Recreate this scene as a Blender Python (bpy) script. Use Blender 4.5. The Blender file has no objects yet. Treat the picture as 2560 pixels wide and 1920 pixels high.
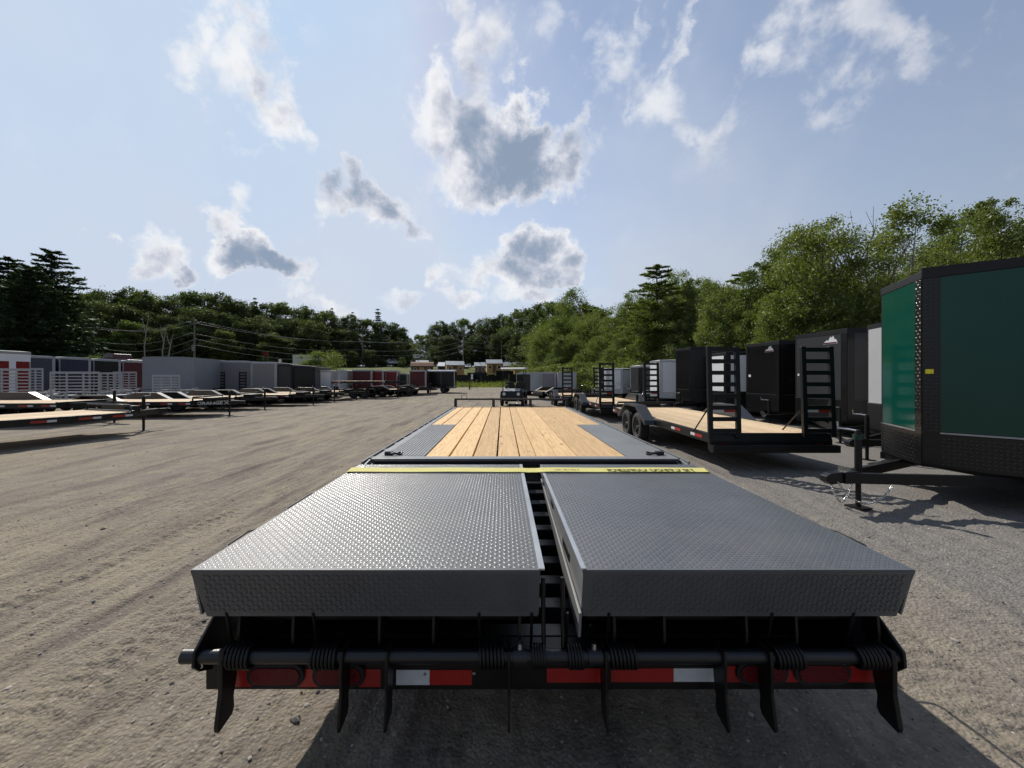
import bpy, bmesh, math, random
import numpy as np
from mathutils import Vector, Matrix, Euler

random.seed(7); np.random.seed(7)
sc = bpy.context.scene
COL = sc.collection
R = math.radians

# ------------------------------------------------------------------ camera
CAM_H = 1.55
FPX, VX, VY = 1000.0, 1257.0, 943.0        # focal length and vanishing point in a 2560 wide picture
cam_d = bpy.data.cameras.new('camera')
cam = bpy.data.objects.new('camera', cam_d); COL.objects.link(cam)
cam.location = (0, 0, CAM_H); cam.rotation_euler = (R(90), 0, 0)
cam_d.sensor_width = 36; cam_d.lens = 36 * FPX / 2560
cam_d.shift_x = (1280 - VX) / 2560; cam_d.shift_y = -(960 - VY) / 2560
cam_d.clip_start = 0.05; cam_d.clip_end = 3000
sc.camera = cam

# ------------------------------------------------------------------ sun, sky, exposure
SUN_AZ, SUN_EL = R(-33), R(43)             # azimuth from +Y, negative to the left
sun_vec = Vector((math.sin(SUN_AZ) * math.cos(SUN_EL), math.cos(SUN_AZ) * math.cos(SUN_EL), math.sin(SUN_EL)))
sun_d = bpy.data.lights.new('sun', 'SUN'); sun_d.energy = 4.6; sun_d.angle = R(0.6); sun_d.color = (1.0, 0.94, 0.84)
sun = bpy.data.objects.new('sun', sun_d); COL.objects.link(sun)
sun.rotation_euler = sun_vec.to_track_quat('Z', 'Y').to_euler(); sun.location = (0, 0, 60)
sc.view_settings.view_transform = 'Standard'; sc.view_settings.look = 'None'
sc.view_settings.exposure = 0.08; sc.view_settings.gamma = 1.0; sc.view_settings.use_curve_mapping = False

world = bpy.data.worlds.new('World'); sc.world = world; world.use_nodes = True
def build_world():
    nt = world.node_tree; N = nt.nodes; Lk = nt.links; N.clear()
    def nd(t, **k):
        n = N.new(t)
        for a, b in k.items(): setattr(n, a, b)
        return n
    def math_(op, a, b=None, clamp=False):
        n = nd('ShaderNodeMath', operation=op); n.use_clamp = clamp
        for i, v in enumerate((a, b)):
            if v is None: continue
            if isinstance(v, (int, float)): n.inputs[i].default_value = v
            else: Lk.new(v, n.inputs[i])
        return n.outputs[0]
    def rng(v, a, b, c, d, it='SMOOTHSTEP'):
        n = nd('ShaderNodeMapRange', interpolation_type=it)
        Lk.new(v, n.inputs['Value'])
        for k, x in (('From Min', a), ('From Max', b), ('To Min', c), ('To Max', d)): n.inputs[k].default_value = x
        return n.outputs['Result']
    def mix(f, a, b):
        n = nd('ShaderNodeMix', data_type='RGBA')
        for i, v in ((0, f), (6, a), (7, b)):
            if isinstance(v, tuple): n.inputs[i].default_value = (*v, 1)
            elif isinstance(v, float): n.inputs[i].default_value = v
            else: Lk.new(v, n.inputs[i])
        return n.outputs[2]
    tc = nd('ShaderNodeTexCoord'); D = tc.outputs['Generated']
    sky = nd('ShaderNodeTexSky', sky_type='NISHITA'); sky.sun_disc = False
    sky.sun_elevation = SUN_EL; sky.sun_rotation = SUN_AZ % (2 * math.pi)
    sky.air_density = 1.0; sky.dust_density = .5; sky.ozone_density = 1.5; sky.altitude = 100
    sc_ = nd('ShaderNodeVectorMath', operation='SCALE'); Lk.new(sky.outputs[0], sc_.inputs[0]); sc_.inputs['Scale'].default_value = SKY_K
    mn = nd('ShaderNodeVectorMath', operation='MINIMUM'); Lk.new(sc_.outputs[0], mn.inputs[0]); mn.inputs[1].default_value = (.47, .63, .85); base = mn.outputs[0]
    sepd = nd('ShaderNodeSeparateXYZ'); Lk.new(D, sepd.inputs[0])
    dts = nd('ShaderNodeVectorMath', operation='DOT_PRODUCT'); Lk.new(D, dts.inputs[0]); dts.inputs[1].default_value = sun_vec
    SD = dts.outputs['Value']
    # milky summer haze: scatters light forwards, so it is bright towards the sun and dim away from it; denser towards the horizon
    n0 = nd('ShaderNodeTexNoise'); n0.inputs['Scale'].default_value = 2.2; n0.inputs['Detail'].default_value = 4; Lk.new(D, n0.inputs['Vector'])
    veil = math_('ADD', rng(n0.outputs['Fac'], .36, .70, .03, .34), rng(sepd.outputs['Z'], .0, .70, .80, .05, 'LINEAR'), True)
    vs_ = nd('ShaderNodeVectorMath', operation='SCALE'); vs_.inputs[0].default_value = (.61, .655, .745); Lk.new(rng(SD, -.35, .75, .30, 1.0, 'LINEAR'), vs_.inputs['Scale'])
    base = mix(veil, base, vs_.outputs[0])
    # ---- clouds: ellipsoids in direction space, (px, py, half width, half height, tilt deg, thickness)
    E = [  # white cloud upper left
        (520, 125, 80, 36, 32, .62), (610, 160, 75, 48, 35, .62), (665, 205, 85, 60, 10, .8), (725, 225, 42, 46, 0, .66), (620, 265, 62, 42, 20, .62), (510, 255, 34, 38, -30, .5), (640, 372, 60, 30, 20, .46),
        # tower cloud centre
        (1165, 45, 34, 85, -6, .72), (1190, 130, 50, 66, -10, .80), (1218, 215, 58, 60, 0, .72), (1110, 225, 58, 34, 10, .78), (1105, 290, 58, 52, 0, .95), (1180, 325, 80, 55, 25, 1.25), (1265, 385, 100, 58, 30, 1.6), (1110, 400, 52, 65, 0, .8),
        (1190, 452, 110, 42, 10, .95), (1330, 440, 85, 46, 25, 1.4), (1310, 500, 70, 30, 0, .85), (1405, 350, 45, 34, 20, .82), (1485, 365, 34, 45, 10, .52), (1425, 420, 42, 42, 20, .95),
        # middle cloud
        (822, 490, 48, 36, 0, .80), (880, 455, 34, 34, 0, .80), (895, 505, 76, 34, 15, .92), (965, 545, 66, 38, 15, 1.15), (1035, 570, 44, 20, 15, .75),
        # lower left
        (597, 500, 34, 45, 0, .6), (587, 575, 38, 52, 0, 1.05), (605, 640, 80, 38, 0, 1.6), (690, 650, 78, 32, 8, 1.4), (752, 655, 34, 22, 10, .8), (400, 640, 48, 48, 40, .9), (440, 682, 40, 24, 40, 1.15), (360, 600, 40, 34, 0, .58), (265, 572, 34, 15, 40, .62),
        # lower centre
        (1310, 610, 44, 34, 0, 1.35), (1360, 645, 82, 52, 15, 1.6), (1290, 670, 78, 52, 0, 1.3), (1430, 680, 44, 38, 0, 1.15), (1210, 680, 58, 42, -10, .85), (1100, 700, 44, 28, 0, .75), (1330, 735, 100, 24, 0, .85), (1020, 760, 78, 24, 0, .62), (1165, 745, 60, 22, 0, .72),
        # horizon wisps
        (715, 710, 80, 22, 0, .55), (830, 755, 90, 20, 10, .6), (340, 735, 80, 18, -5, .5),
        # right thin clouds
        (1610, 240, 78, 34, -52, .55), (1690, 110, 22, 75, 15, .46), (1650, 30, 30, 46, 0, .46), (1590, 75, 18, 38, 0, .42), (1705, 330, 18, 20, 0, .42), (1350, 200, 20, 15, 0, .42),
        (1950, 80, 62, 95, 20, .62), (2060, 50, 150, 70, 10, .56), (2090, 210, 110, 50, -20, .52), (2270, 110, 95, 52, -45, .56), (2400, 160, 36, 62, 0, .44), (1985, 190, 50, 36, 0, .48), (2530, 420, 90, 26, -25, .42),
    ]
    acc = None
    w0 = nd('ShaderNodeTexNoise'); w0.inputs['Scale'].default_value = 8.5; w0.inputs['Detail'].default_value = 6; w0.inputs['Roughness'].default_value = .62; Lk.new(D, w0.inputs['Vector'])
    w1 = nd('ShaderNodeVectorMath', operation='SUBTRACT'); Lk.new(w0.outputs['Color'], w1.inputs[0]); w1.inputs[1].default_value = (.5, .5, .5)
    w2 = nd('ShaderNodeVectorMath', operation='MULTIPLY_ADD'); Lk.new(w1.outputs[0], w2.inputs[0]); w2.inputs[1].default_value = (.17, .17, .17); Lk.new(D, w2.inputs[2]); WD = w2.outputs[0]
    def dirv(px, py): return Vector(((px - VX) / FPX, 1.0, (VY - py) / FPX)).normalized()
    for (px, py, wx, wy, tilt, amp) in E:
        c = dirv(px, py); t = R(tilt)
        a = dirv(px + wx * math.cos(t), py + wx * math.sin(t)) - c
        b = dirv(px + wy * math.sin(t), py - wy * math.cos(t)) - c
        ra, rb = a.length, b.length
        e = c; an = (a - e * a.dot(e)).normalized(); bn = an.cross(e) * -1
        M = Matrix((an, e, bn)).transposed()
        mp = nd('ShaderNodeMapping', vector_type='TEXTURE'); Lk.new(WD, mp.inputs['Vector'])
        mp.inputs['Location'].default_value = c; mp.inputs['Rotation'].default_value = M.to_euler('XYZ'); mp.inputs['Scale'].default_value = (ra * 1.75, .6, rb * 1.75)
        ln = nd('ShaderNodeVectorMath', operation='LENGTH'); Lk.new(mp.outputs[0], ln.inputs[0])
        g = rng(ln.outputs['Value'], 1.0, 0.0, 0.0, amp)
        acc = g if acc is None else math_('SMOOTH_MAX', acc, g)
        if acc is not g: acc.node.inputs[2].default_value = .2
    # clouds over the rest of the sky, from a flat layer
    n1 = nd('ShaderNodeTexNoise'); n1.inputs['Scale'].default_value = 1.5; n1.inputs['Detail'].default_value = 2; Lk.new(D, n1.inputs['Vector'])
    back = math_('MULTIPLY', rng(n1.outputs['Fac'], .56, .74, .0, .9), rng(sepd.outputs['Y'], .40, .1, 0.0, 1.0))
    acc = math_('ADD', acc, back)
    # billow noise, warped, used twice: at the point and a little towards the sun
    wn = nd('ShaderNodeTexNoise'); wn.inputs['Scale'].default_value = 5; wn.inputs['Detail'].default_value = 3; Lk.new(D, wn.inputs['Vector'])
    wv = nd('ShaderNodeVectorMath', operation='MULTIPLY_ADD'); Lk.new(wn.outputs['Color'], wv.inputs[0]); wv.inputs[1].default_value = (.10, .10, .10); Lk.new(D, wv.inputs[2])
    n2 = nd('ShaderNodeTexNoise'); n2.inputs['Scale'].default_value = 11; n2.inputs['Detail'].default_value = 10; n2.inputs['Roughness'].default_value = .58; Lk.new(wv.outputs[0], n2.inputs['Vector'])
    n2s = nd('ShaderNodeTexNoise'); n2s.inputs['Scale'].default_value = 11; n2s.inputs['Detail'].default_value = 5; n2s.inputs['Roughness'].default_value = .58
    so = nd('ShaderNodeVectorMath', operation='ADD'); Lk.new(wv.outputs[0], so.inputs[0]); so.inputs[1].default_value = sun_vec * .045; Lk.new(so.outputs[0], n2s.inputs['Vector'])
    def dens(nz, k): return math_('ADD', acc, math_('MULTIPLY', math_('SUBTRACT', nz, .5), k))
    tden = dens(n2.outputs['Fac'], 1.9)
    alpha = math_('MULTIPLY', rng(tden, .18, .74, 0, 1), rng(acc, .08, .36, 0, 1))
    thin = rng(acc, .3, .75, .55, 1.0)
    alpha = math_('MULTIPLY', alpha, thin)
    lit = math_('SUBTRACT', n2s.outputs['Fac'], n2.outputs['Fac'])      # more cloud towards the sun: this side is in shade
    tin = math_('ADD', math_('MULTIPLY', acc, .62), math_('ADD', math_('MULTIPLY', math_('SUBTRACT', n2.outputs['Fac'], .5), 1.3), math_('MULTIPLY', lit, 1.5)))
    thick = rng(tin, .20, .98, 0, 1)
    rp = nd('ShaderNodeValToRGB'); Lk.new(thick, rp.inputs[0]); el = rp.color_ramp.elements
    el[0].color = (.87, .875, .89, 1); el[1].color = (.25, .32, .43, 1); e_ = el.new(.5); e_.color = (.56, .585, .665, 1); ccol = rp.outputs[0]
    # cloud far from the sun glows less
    ccol = mix(rng(SD, .80, .15, 0.0, .85), ccol, (.49, .51, .60))
    col = mix(math_('MULTIPLY', alpha, .95), base, ccol)
    bg = nd('ShaderNodeBackground'); bg.inputs['Strength'].default_value = 1.0; Lk.new(col, bg.inputs['Color'])
    out = nd('ShaderNodeOutputWorld'); Lk.new(bg.outputs[0], out.inputs['Surface'])
SKY_K = 0.125
build_world()
sc.cycles.max_bounces = 5; sc.cycles.diffuse_bounces = 3; sc.cycles.glossy_bounces = 3; sc.cycles.transmission_bounces = 2; sc.cycles.adaptive_threshold = .02
world.cycles.sampling_method = 'MANUAL'; world.cycles.sample_map_resolution = 512

# ------------------------------------------------------------------ helpers
def P(px, py, Y): return Vector(((px - VX) * Y / FPX, Y, CAM_H - (py - VY) * Y / FPX))
def X_(px, Y): return (px - VX) * Y / FPX
def GP(px, py):
    Y = CAM_H * FPX / (py - VY); return Vector((X_(px, Y), Y, 0))
def smooth(a, b, x):
    t = np.clip((np.asarray(x, float) - a) / (b - a), 0, 1); return t * t * (3 - 2 * t)
def terrain(x, y):
    x = np.asarray(x, float); y = np.asarray(y, float)
    d = .55 * y + .9 * np.maximum(0, -x - 12)
    h = 3.0 * smooth(32, 62, d) + 1.5 * smooth(72, 108, y)
    h = h + .9 * smooth(15, 30, x) * smooth(8, 25, y)
    return h
def TZ(x, y): return float(terrain(x, y))

def tag(o, label=None, cat=None, group=None, kind=None):
    if label: o['label'] = label
    if cat: o['category'] = cat
    if group: o['group'] = group
    if kind: o['kind'] = kind
    return o
def thing(name, label, cat, loc=(0, 0, 0), rz=0, group=None):
    o = bpy.data.objects.new(name, None); COL.objects.link(o)
    o.empty_display_size = .2; o.location = loc; o.rotation_euler = (0, 0, rz)
    return tag(o, label, cat, group)
def copy_tree(o, parent=None):
    c = o.copy(); COL.objects.link(c); c.parent = parent
    for ch in list(o.children): copy_tree(ch, c)
    return c

class MB:
    """collects shapes, links them as one mesh object"""
    def __init__(s): s.v = []; s.f = []; s.sm = []
    def add(s, vs, fs, smooth_=False):
        b = len(s.v); s.v += [tuple(p) for p in vs]
        s.f += [tuple(b + i for i in f) for f in fs]; s.sm += [smooth_] * len(fs); return s
    def box(s, x0, x1, y0, y1, z0, z1):
        if x0 > x1: x0, x1 = x1, x0
        if y0 > y1: y0, y1 = y1, y0
        if z0 > z1: z0, z1 = z1, z0
        return s.add([(x0, y0, z0), (x1, y0, z0), (x1, y1, z0), (x0, y1, z0), (x0, y0, z1), (x1, y0, z1), (x1, y1, z1), (x0, y1, z1)],
                     [(0, 3, 2, 1), (4, 5, 6, 7), (0, 1, 5, 4), (1, 2, 6, 5), (2, 3, 7, 6), (3, 0, 4, 7)])
    def prism(s, poly, a, b, axis='x'):
        """polygon of 2-D points extruded between a and b: axis x -> (y,z), y -> (x,z), z -> (x,y)"""
        n = len(poly)
        mk = {'x': lambda p, t: (t, p[0], p[1]), 'y': lambda p, t: (p[0], t, p[1]), 'z': lambda p, t: (p[0], p[1], t)}[axis]
        vs = [mk(p, a) for p in poly] + [mk(p, b) for p in poly]
        fs = [tuple(range(n)), tuple(range(2 * n - 1, n - 1, -1))] + [(i, i + n, (i + 1) % n + n, (i + 1) % n) for i in range(n)]
        return s.add(vs, fs)
    def beam(s, p0, p1, w, h):
        """box beam along p0->p1, w sideways, h in height"""
        p0 = Vector(p0); p1 = Vector(p1); d = (p1 - p0).normalized()
        up = Vector((0, 0, 1)) if abs(d.z) < .95 else Vector((0, 1, 0))
        sd = d.cross(up).normalized() * w / 2; u = sd.cross(d).normalized() * h / 2
        vs = [p + a * sd + b * u for p in (p0, p1) for a, b in ((-1, -1), (1, -1), (1, 1), (-1, 1))]
        return s.add(vs, [(0, 1, 2, 3), (7, 6, 5, 4), (0, 4, 5, 1), (1, 5, 6, 2), (2, 6, 7, 3), (3, 7, 4, 0)])
    def cyl(s, p0, p1, r0, r1=None, seg=12, cap=True):
        p0 = Vector(p0); p1 = Vector(p1); r1 = r0 if r1 is None else r1
        d = (p1 - p0).normalized(); up = Vector((0, 0, 1)) if abs(d.z) < .9 else Vector((1, 0, 0))
        a = d.cross(up).normalized(); b = d.cross(a)
        vs = []
        for p, r in ((p0, r0), (p1, r1)):
            for i in range(seg):
                t = 2 * math.pi * i / seg; vs.append(p + (a * math.cos(t) + b * math.sin(t)) * r)
        s.add(vs, [(i, (i + 1) % seg, (i + 1) % seg + seg, i + seg) for i in range(seg)], True)
        if cap: s.add(vs[:seg], [tuple(range(seg - 1, -1, -1))]); s.add(vs[seg:], [tuple(range(seg))])
        return s
    def tube(s, pts, r, seg=8, closed=False):
        pts = [Vector(p) for p in pts]; n = len(pts); vs = []; prev = None
        for i, p in enumerate(pts):
            q = pts[(i + 1) % n] if (closed or i < n - 1) else p; o = pts[i - 1] if (closed or i > 0) else p
            d = (q - o).normalized()
            if prev is None:
                up = Vector((0, 0, 1)) if abs(d.z) < .9 else Vector((1, 0, 0)); a = d.cross(up).normalized()
            else: a = (prev - d * prev.dot(d)).normalized()
            prev = a; b = d.cross(a); rr = r[i] if isinstance(r, (list, tuple)) else r
            for k in range(seg):
                t = 2 * math.pi * k / seg; vs.append(p + (a * math.cos(t) + b * math.sin(t)) * rr)
        m = n if closed else n - 1
        fs = [(i * seg + k, i * seg + (k + 1) % seg, ((i + 1) % n) * seg + (k + 1) % seg, ((i + 1) % n) * seg + k) for i in range(m) for k in range(seg)]
        s.add(vs, fs, True)
        if not closed: s.add(vs[:seg], [tuple(range(seg - 1, -1, -1))]); s.add(vs[-seg:], [tuple(range(seg))])
        return s
    def lathe(s, prof, c, axis='x', seg=24):
        """profile of (offset along axis, radius), closed ring, about centre c"""
        c = Vector(c); vs = []; n = len(prof)
        for i in range(seg):
            t = 2 * math.pi * i / seg; ca, sa = math.cos(t), math.sin(t)
            for (o, r) in prof:
                vs.append(c + (Vector((o, r * ca, r * sa)) if axis == 'x' else Vector((r * ca, o, r * sa)) if axis == 'y' else Vector((r * ca, r * sa, o))))
        fs = [(i * n + k, i * n + (k + 1) % n, ((i + 1) % seg) * n + (k + 1) % n, ((i + 1) % seg) * n + k) for i in range(seg) for k in range(n)]
        return s.add(vs, fs, True)
    def build(s, name, mat, parent=None, bevel=0, loc=None, rz=None):
        me = bpy.data.meshes.new(name); me.from_pydata(s.v, [], s.f)
        me.polygons.foreach_set('use_smooth', s.sm)
        bm = bmesh.new(); bm.from_mesh(me); bmesh.ops.recalc_face_normals(bm, faces=bm.faces); bm.to_mesh(me); bm.free()
        me.materials.append(mat)
        o = bpy.data.objects.new(name, me); COL.objects.link(o); o.parent = parent
        if loc is not None: o.location = loc
        if rz is not None: o.rotation_euler = (0, 0, rz)
        if bevel:
            m = o.modifiers.new('bevel', 'BEVEL'); m.width = bevel; m.segments = 2; m.limit_method = 'ANGLE'; m.angle_limit = R(40)
        return o
def link_copy(o, parent, loc=None):
    c = o.copy(); COL.objects.link(c); c.parent = parent
    if loc is not None: c.location = loc
    return c

# ------------------------------------------------------------------ materials
def mat_base(name):
    m = bpy.data.materials.new(name); m.use_nodes = True
    nt = m.node_tree; return m, nt, nt.nodes['Principled BSDF']
def paint(name, col, rough=.4, metal=0, var=.12, scale=6, bump=.0, bscale=60, coat=0, dirt=None, spec=.5, coat_r=.08):
    """painted or plain surface with uneven tone, roughness and fine relief"""
    m, nt, b = mat_base(name); N = nt.nodes; L = nt.links
    tc = N.new('ShaderNodeTexCoord')
    n = N.new('ShaderNodeTexNoise'); n.inputs['Scale'].default_value = scale; n.inputs['Detail'].default_value = 6; n.inputs['Roughness'].default_value = .65
    L.new(tc.outputs['Object'], n.inputs['Vector'])
    mr = N.new('ShaderNodeMapRange'); mr.inputs['From Min'].default_value = .3; mr.inputs['From Max'].default_value = .7
    mr.inputs['To Min'].default_value = 1 - var; mr.inputs['To Max'].default_value = 1 + var; L.new(n.outputs['Fac'], mr.inputs['Value'])
    v = N.new('ShaderNodeVectorMath'); v.operation = 'SCALE'; v.inputs[0].default_value = col[:3]; L.new(mr.outputs[0], v.inputs['Scale'])
    last = v.outputs[0]
    if dirt:
        n3 = N.new('ShaderNodeTexNoise'); n3.inputs['Scale'].default_value = scale * .6; n3.inputs['Detail'].default_value = 9; n3.inputs['Roughness'].default_value = .72; L.new(tc.outputs['Object'], n3.inputs['Vector'])
        dr = N.new('ShaderNodeMapRange'); dr.inputs['From Min'].default_value = .50; dr.inputs['From Max'].default_value = .78; dr.inputs['To Max'].default_value = dirt[3]; L.new(n3.outputs['Fac'], dr.inputs['Value'])
        mx = N.new('ShaderNodeMix'); mx.data_type = 'RGBA'; L.new(dr.outputs[0], mx.inputs[0]); L.new(last, mx.inputs[6]); mx.inputs[7].default_value = (*dirt[:3], 1); last = mx.outputs[2]
    L.new(last, b.inputs['Base Color'])
    rr = N.new('ShaderNodeMapRange'); rr.inputs['To Min'].default_value = max(.02, rough - .09); rr.inputs['To Max'].default_value = min(1, rough + .12); L.new(n.outputs['Fac'], rr.inputs['Value']); L.new(rr.outputs[0], b.inputs['Roughness'])
    b.inputs['Metallic'].default_value = metal; b.inputs['Coat Weight'].default_value = coat; b.inputs['Coat Roughness'].default_value = coat_r
    b.inputs['Specular IOR Level'].default_value = spec
    if bump:
        n2 = N.new('ShaderNodeTexNoise'); n2.inputs['Scale'].default_value = bscale; n2.inputs['Detail'].default_value = 4; L.new(tc.outputs['Object'], n2.inputs['Vector'])
        bp = N.new('ShaderNodeBump'); bp.inputs['Strength'].default_value = bump; bp.inputs['Distance'].default_value = .01; L.new(n2.outputs['Fac'], bp.inputs['Height']); L.new(bp.outputs[0], b.inputs['Normal'])
    return m
def wood_mat(name, c1, c2, dark, gx=1.0):
    m, nt, b = mat_base(name); N = nt.nodes; L = nt.links
    tc = N.new('ShaderNodeTexCoord'); oi = N.new('ShaderNodeObjectInfo')
    sh = N.new('ShaderNodeCombineXYZ'); ml = N.new('ShaderNodeMath'); ml.operation = 'MULTIPLY'; ml.inputs[1].default_value = 37; L.new(oi.outputs['Random'], ml.inputs[0])
    for i in range(3): L.new(ml.outputs[0], sh.inputs[i])
    ad = N.new('ShaderNodeVectorMath'); ad.operation = 'ADD'; L.new(tc.outputs['Object'], ad.inputs[0]); L.new(sh.outputs[0], ad.inputs[1])
    mp = N.new('ShaderNodeMapping'); mp.inputs['Scale'].default_value = (9, .55, 9); L.new(ad.outputs[0], mp.inputs['Vector'])
    n = N.new('ShaderNodeTexNoise'); n.inputs['Scale'].default_value = 1.0; n.inputs['Detail'].default_value = 3; n.inputs['Distortion'].default_value = .6; L.new(mp.outputs[0], n.inputs['Vector'])
    w = N.new('ShaderNodeMath'); w.operation = 'MULTIPLY'; w.inputs[1].default_value = 13; L.new(n.outputs['Fac'], w.inputs[0])
    fr = N.new('ShaderNodeMath'); fr.operation = 'PINGPONG'; fr.inputs[1].default_value = .5; L.new(w.outputs[0], fr.inputs[0])
    mp2 = N.new('ShaderNodeMapping'); mp2.inputs['Scale'].default_value = (60, 1.8, 60); L.new(ad.outputs[0], mp2.inputs['Vector'])
    n2 = N.new('ShaderNodeTexNoise'); n2.inputs['Scale'].default_value = 1; n2.inputs['Detail'].default_value = 4; L.new(mp2.outputs[0], n2.inputs['Vector'])
    r1 = N.new('ShaderNodeMapRange'); r1.inputs['From Min'].default_value = .25; r1.inputs['From Max'].default_value = .5; r1.inputs['To Max'].default_value = .75; L.new(fr.outputs[0], r1.inputs['Value'])
    mx = N.new('ShaderNodeMix'); mx.data_type = 'RGBA'; L.new(r1.outputs[0], mx.inputs[0]); mx.inputs[6].default_value = (*c1, 1); mx.inputs[7].default_value = (*c2, 1)
    # knots and smudges
    mp3 = N.new('ShaderNodeMapping'); mp3.inputs['Scale'].default_value = (6, 2.2, 6); L.new(ad.outputs[0], mp3.inputs['Vector'])
    vo = N.new('ShaderNodeTexVoronoi'); vo.inputs['Scale'].default_value = 1; L.new(mp3.outputs[0], vo.inputs['Vector'])
    r2 = N.new('ShaderNodeMapRange'); r2.inputs['From Min'].default_value = .14; r2.inputs['From Max'].default_value = .04; r2.inputs['To Max'].default_value = .8; L.new(vo.outputs['Distance'], r2.inputs['Value'])
    mk = N.new('ShaderNodeMix'); mk.data_type = 'RGBA'; L.new(r2.outputs[0], mk.inputs[0]); L.new(mx.outputs[2], mk.inputs[6]); mk.inputs[7].default_value = (*dark, 1)
    r3 = N.new('ShaderNodeMapRange'); r3.inputs['From Min'].default_value = .3; r3.inputs['From Max'].default_value = .7; r3.inputs['To Min'].default_value = .86; r3.inputs['To Max'].default_value = 1.1; L.new(n2.outputs['Fac'], r3.inputs['Value'])
    r4 = N.new('ShaderNodeMapRange'); r4.inputs['To Min'].default_value = .78; r4.inputs['To Max'].default_value = 1.1; L.new(oi.outputs['Random'], r4.inputs['Value'])
    mm = N.new('ShaderNodeMath'); mm.operation = 'MULTIPLY'; L.new(r3.outputs[0], mm.inputs[0]); L.new(r4.outputs[0], mm.inputs[1])
    vs = N.new('ShaderNodeVectorMath'); vs.operation = 'SCALE'; L.new(mk.outputs[2], vs.inputs[0]); L.new(mm.outputs[0], vs.inputs['Scale'])
    L.new(vs.outputs[0], b.inputs['Base Color']); b.inputs['Roughness'].default_value = .72; b.inputs['Specular IOR Level'].default_value = .25
    bp = N.new('ShaderNodeBump'); bp.inputs['Strength'].default_value = .25; bp.inputs['Distance'].default_value = .004; L.new(n2.outputs['Fac'], bp.inputs['Height']); L.new(bp.outputs[0], b.inputs['Normal'])
    return m
def leaf_mat(name, c, c2, trans=.35):
    m, nt, b = mat_base(name); N = nt.nodes; L = nt.links
    N.remove(b); out = N['Material Output']
    g = N.new('ShaderNodeNewGeometry'); oi = N.new('ShaderNodeObjectInfo')
    ad = N.new('ShaderNodeMath'); ad.operation = 'ADD'; L.new(g.outputs['Random Per Island'], ad.inputs[0]); L.new(oi.outputs['Random'], ad.inputs[1])
    hf = N.new('ShaderNodeMath'); hf.operation = 'MULTIPLY'; hf.inputs[1].default_value = .5; L.new(ad.outputs[0], hf.inputs[0])
    mx = N.new('ShaderNodeMix'); mx.data_type = 'RGBA'; L.new(hf.outputs[0], mx.inputs[0]); mx.inputs[6].default_value = (*c, 1); mx.inputs[7].default_value = (*c2, 1)
    d = N.new('ShaderNodeBsdfDiffuse'); t = N.new('ShaderNodeBsdfTranslucent'); gl = N.new('ShaderNodeBsdfGlossy'); gl.inputs['Roughness'].default_value = .45
    L.new(mx.outputs[2], d.inputs['Color'])
    tv = N.new('ShaderNodeVectorMath'); tv.operation = 'MULTIPLY'; L.new(mx.outputs[2], tv.inputs[0]); tv.inputs[1].default_value = (1.35, 1.5, .6); L.new(tv.outputs[0], t.inputs['Color'])
    s1 = N.new('ShaderNodeMixShader'); s1.inputs[0].default_value = trans; L.new(d.outputs[0], s1.inputs[1]); L.new(t.outputs[0], s1.inputs[2])
    gl.inputs['Color'].default_value = (.8, .85, .8, 1)
    s2 = N.new('ShaderNodeMixShader'); s2.inputs[0].default_value = .035; L.new(s1.outputs[0], s2.inputs[1]); L.new(gl.outputs[0], s2.inputs[2])
    L.new(s2.outputs[0], out.inputs['Surface'])
    return m

M = {}
M['black'] = paint('black_powder_coat', (.0045, .0045, .005), .38, var=.2, bump=.08, bscale=300, coat=.0, spec=.38, dirt=(.05, .045, .036, .10))
M['black_gloss'] = paint('black_gloss_panel', (.004, .004, .0045), .2, var=.1, coat=.0, spec=.4, bump=.02, bscale=3)
M['fender_black'] = paint('gloss_black_fender', (.008, .008, .009), .42, var=.1, coat=.3, coat_r=.3, spec=.8)
M['frame'] = paint('charcoal_blue_paint', (.008, .009, .012), .36, var=.15, bump=.08, bscale=250, coat=.1, dirt=(.05, .045, .04, .10))
M['gray'] = paint('grey_tread_paint', (.072, .078, .088), .52, var=.22, scale=1.6, bump=.10, bscale=160, coat=.35, coat_r=.16, dirt=(.135, .13, .12, .6))
M['gray_smooth'] = paint('grey_plate_paint', (.165, .17, .177), .45, var=.10, scale=3, bump=.06, bscale=160, coat=.3, coat_r=.2, dirt=(.27, .255, .23, .4))
M['wood'] = wood_mat('pine_plank', (.69, .465, .24), (.53, .325, .145), (.16, .085, .035))
M['wood2'] = wood_mat('pale_pine_plank', (.62, .47, .30), (.50, .35, .20), (.2, .12, .06))
M['rubber'] = paint('tyre_rubber', (.014, .014, .014), .82, var=.25, bump=.25, bscale=90, dirt=(.09, .08, .065, .4))
M['rim'] = paint('black_rim', (.012, .012, .013), .3, var=.1, coat=.3)
M['chrome'] = paint('bright_zinc', (.62, .62, .62), .25, metal=1, var=.15, scale=30)
M['alu'] = paint('aluminium', (.38, .39, .41), .45, metal=.85, var=.12, scale=12, bump=.05, bscale=120)
M['alu_sheet'] = paint('galvanised_sheet', (.46, .48, .50), .35, metal=.7, var=.12, scale=4)
M['red_tape'] = paint('red_reflective_tape', (.34, .010, .008), .35, var=.12, scale=40, coat=.3)
M['white_tape'] = paint('white_reflective_tape', (.55, .58, .60), .35, var=.08, scale=40, coat=.3)
M['lens'] = paint('dark_red_lens', (.11, .002, .006), .25, var=.2, coat=.0, spec=.3, bump=.5, bscale=160)
M['amber'] = paint('amber_lens', (.6, .2, .02), .2, coat=.5)
M['strap'] = paint('yellow_webbing', (.66, .60, .19), .7, var=.08, scale=40, bump=.5, bscale=400)
M['ink'] = paint('black_ink', (.02, .03, .015), .7)
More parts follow.
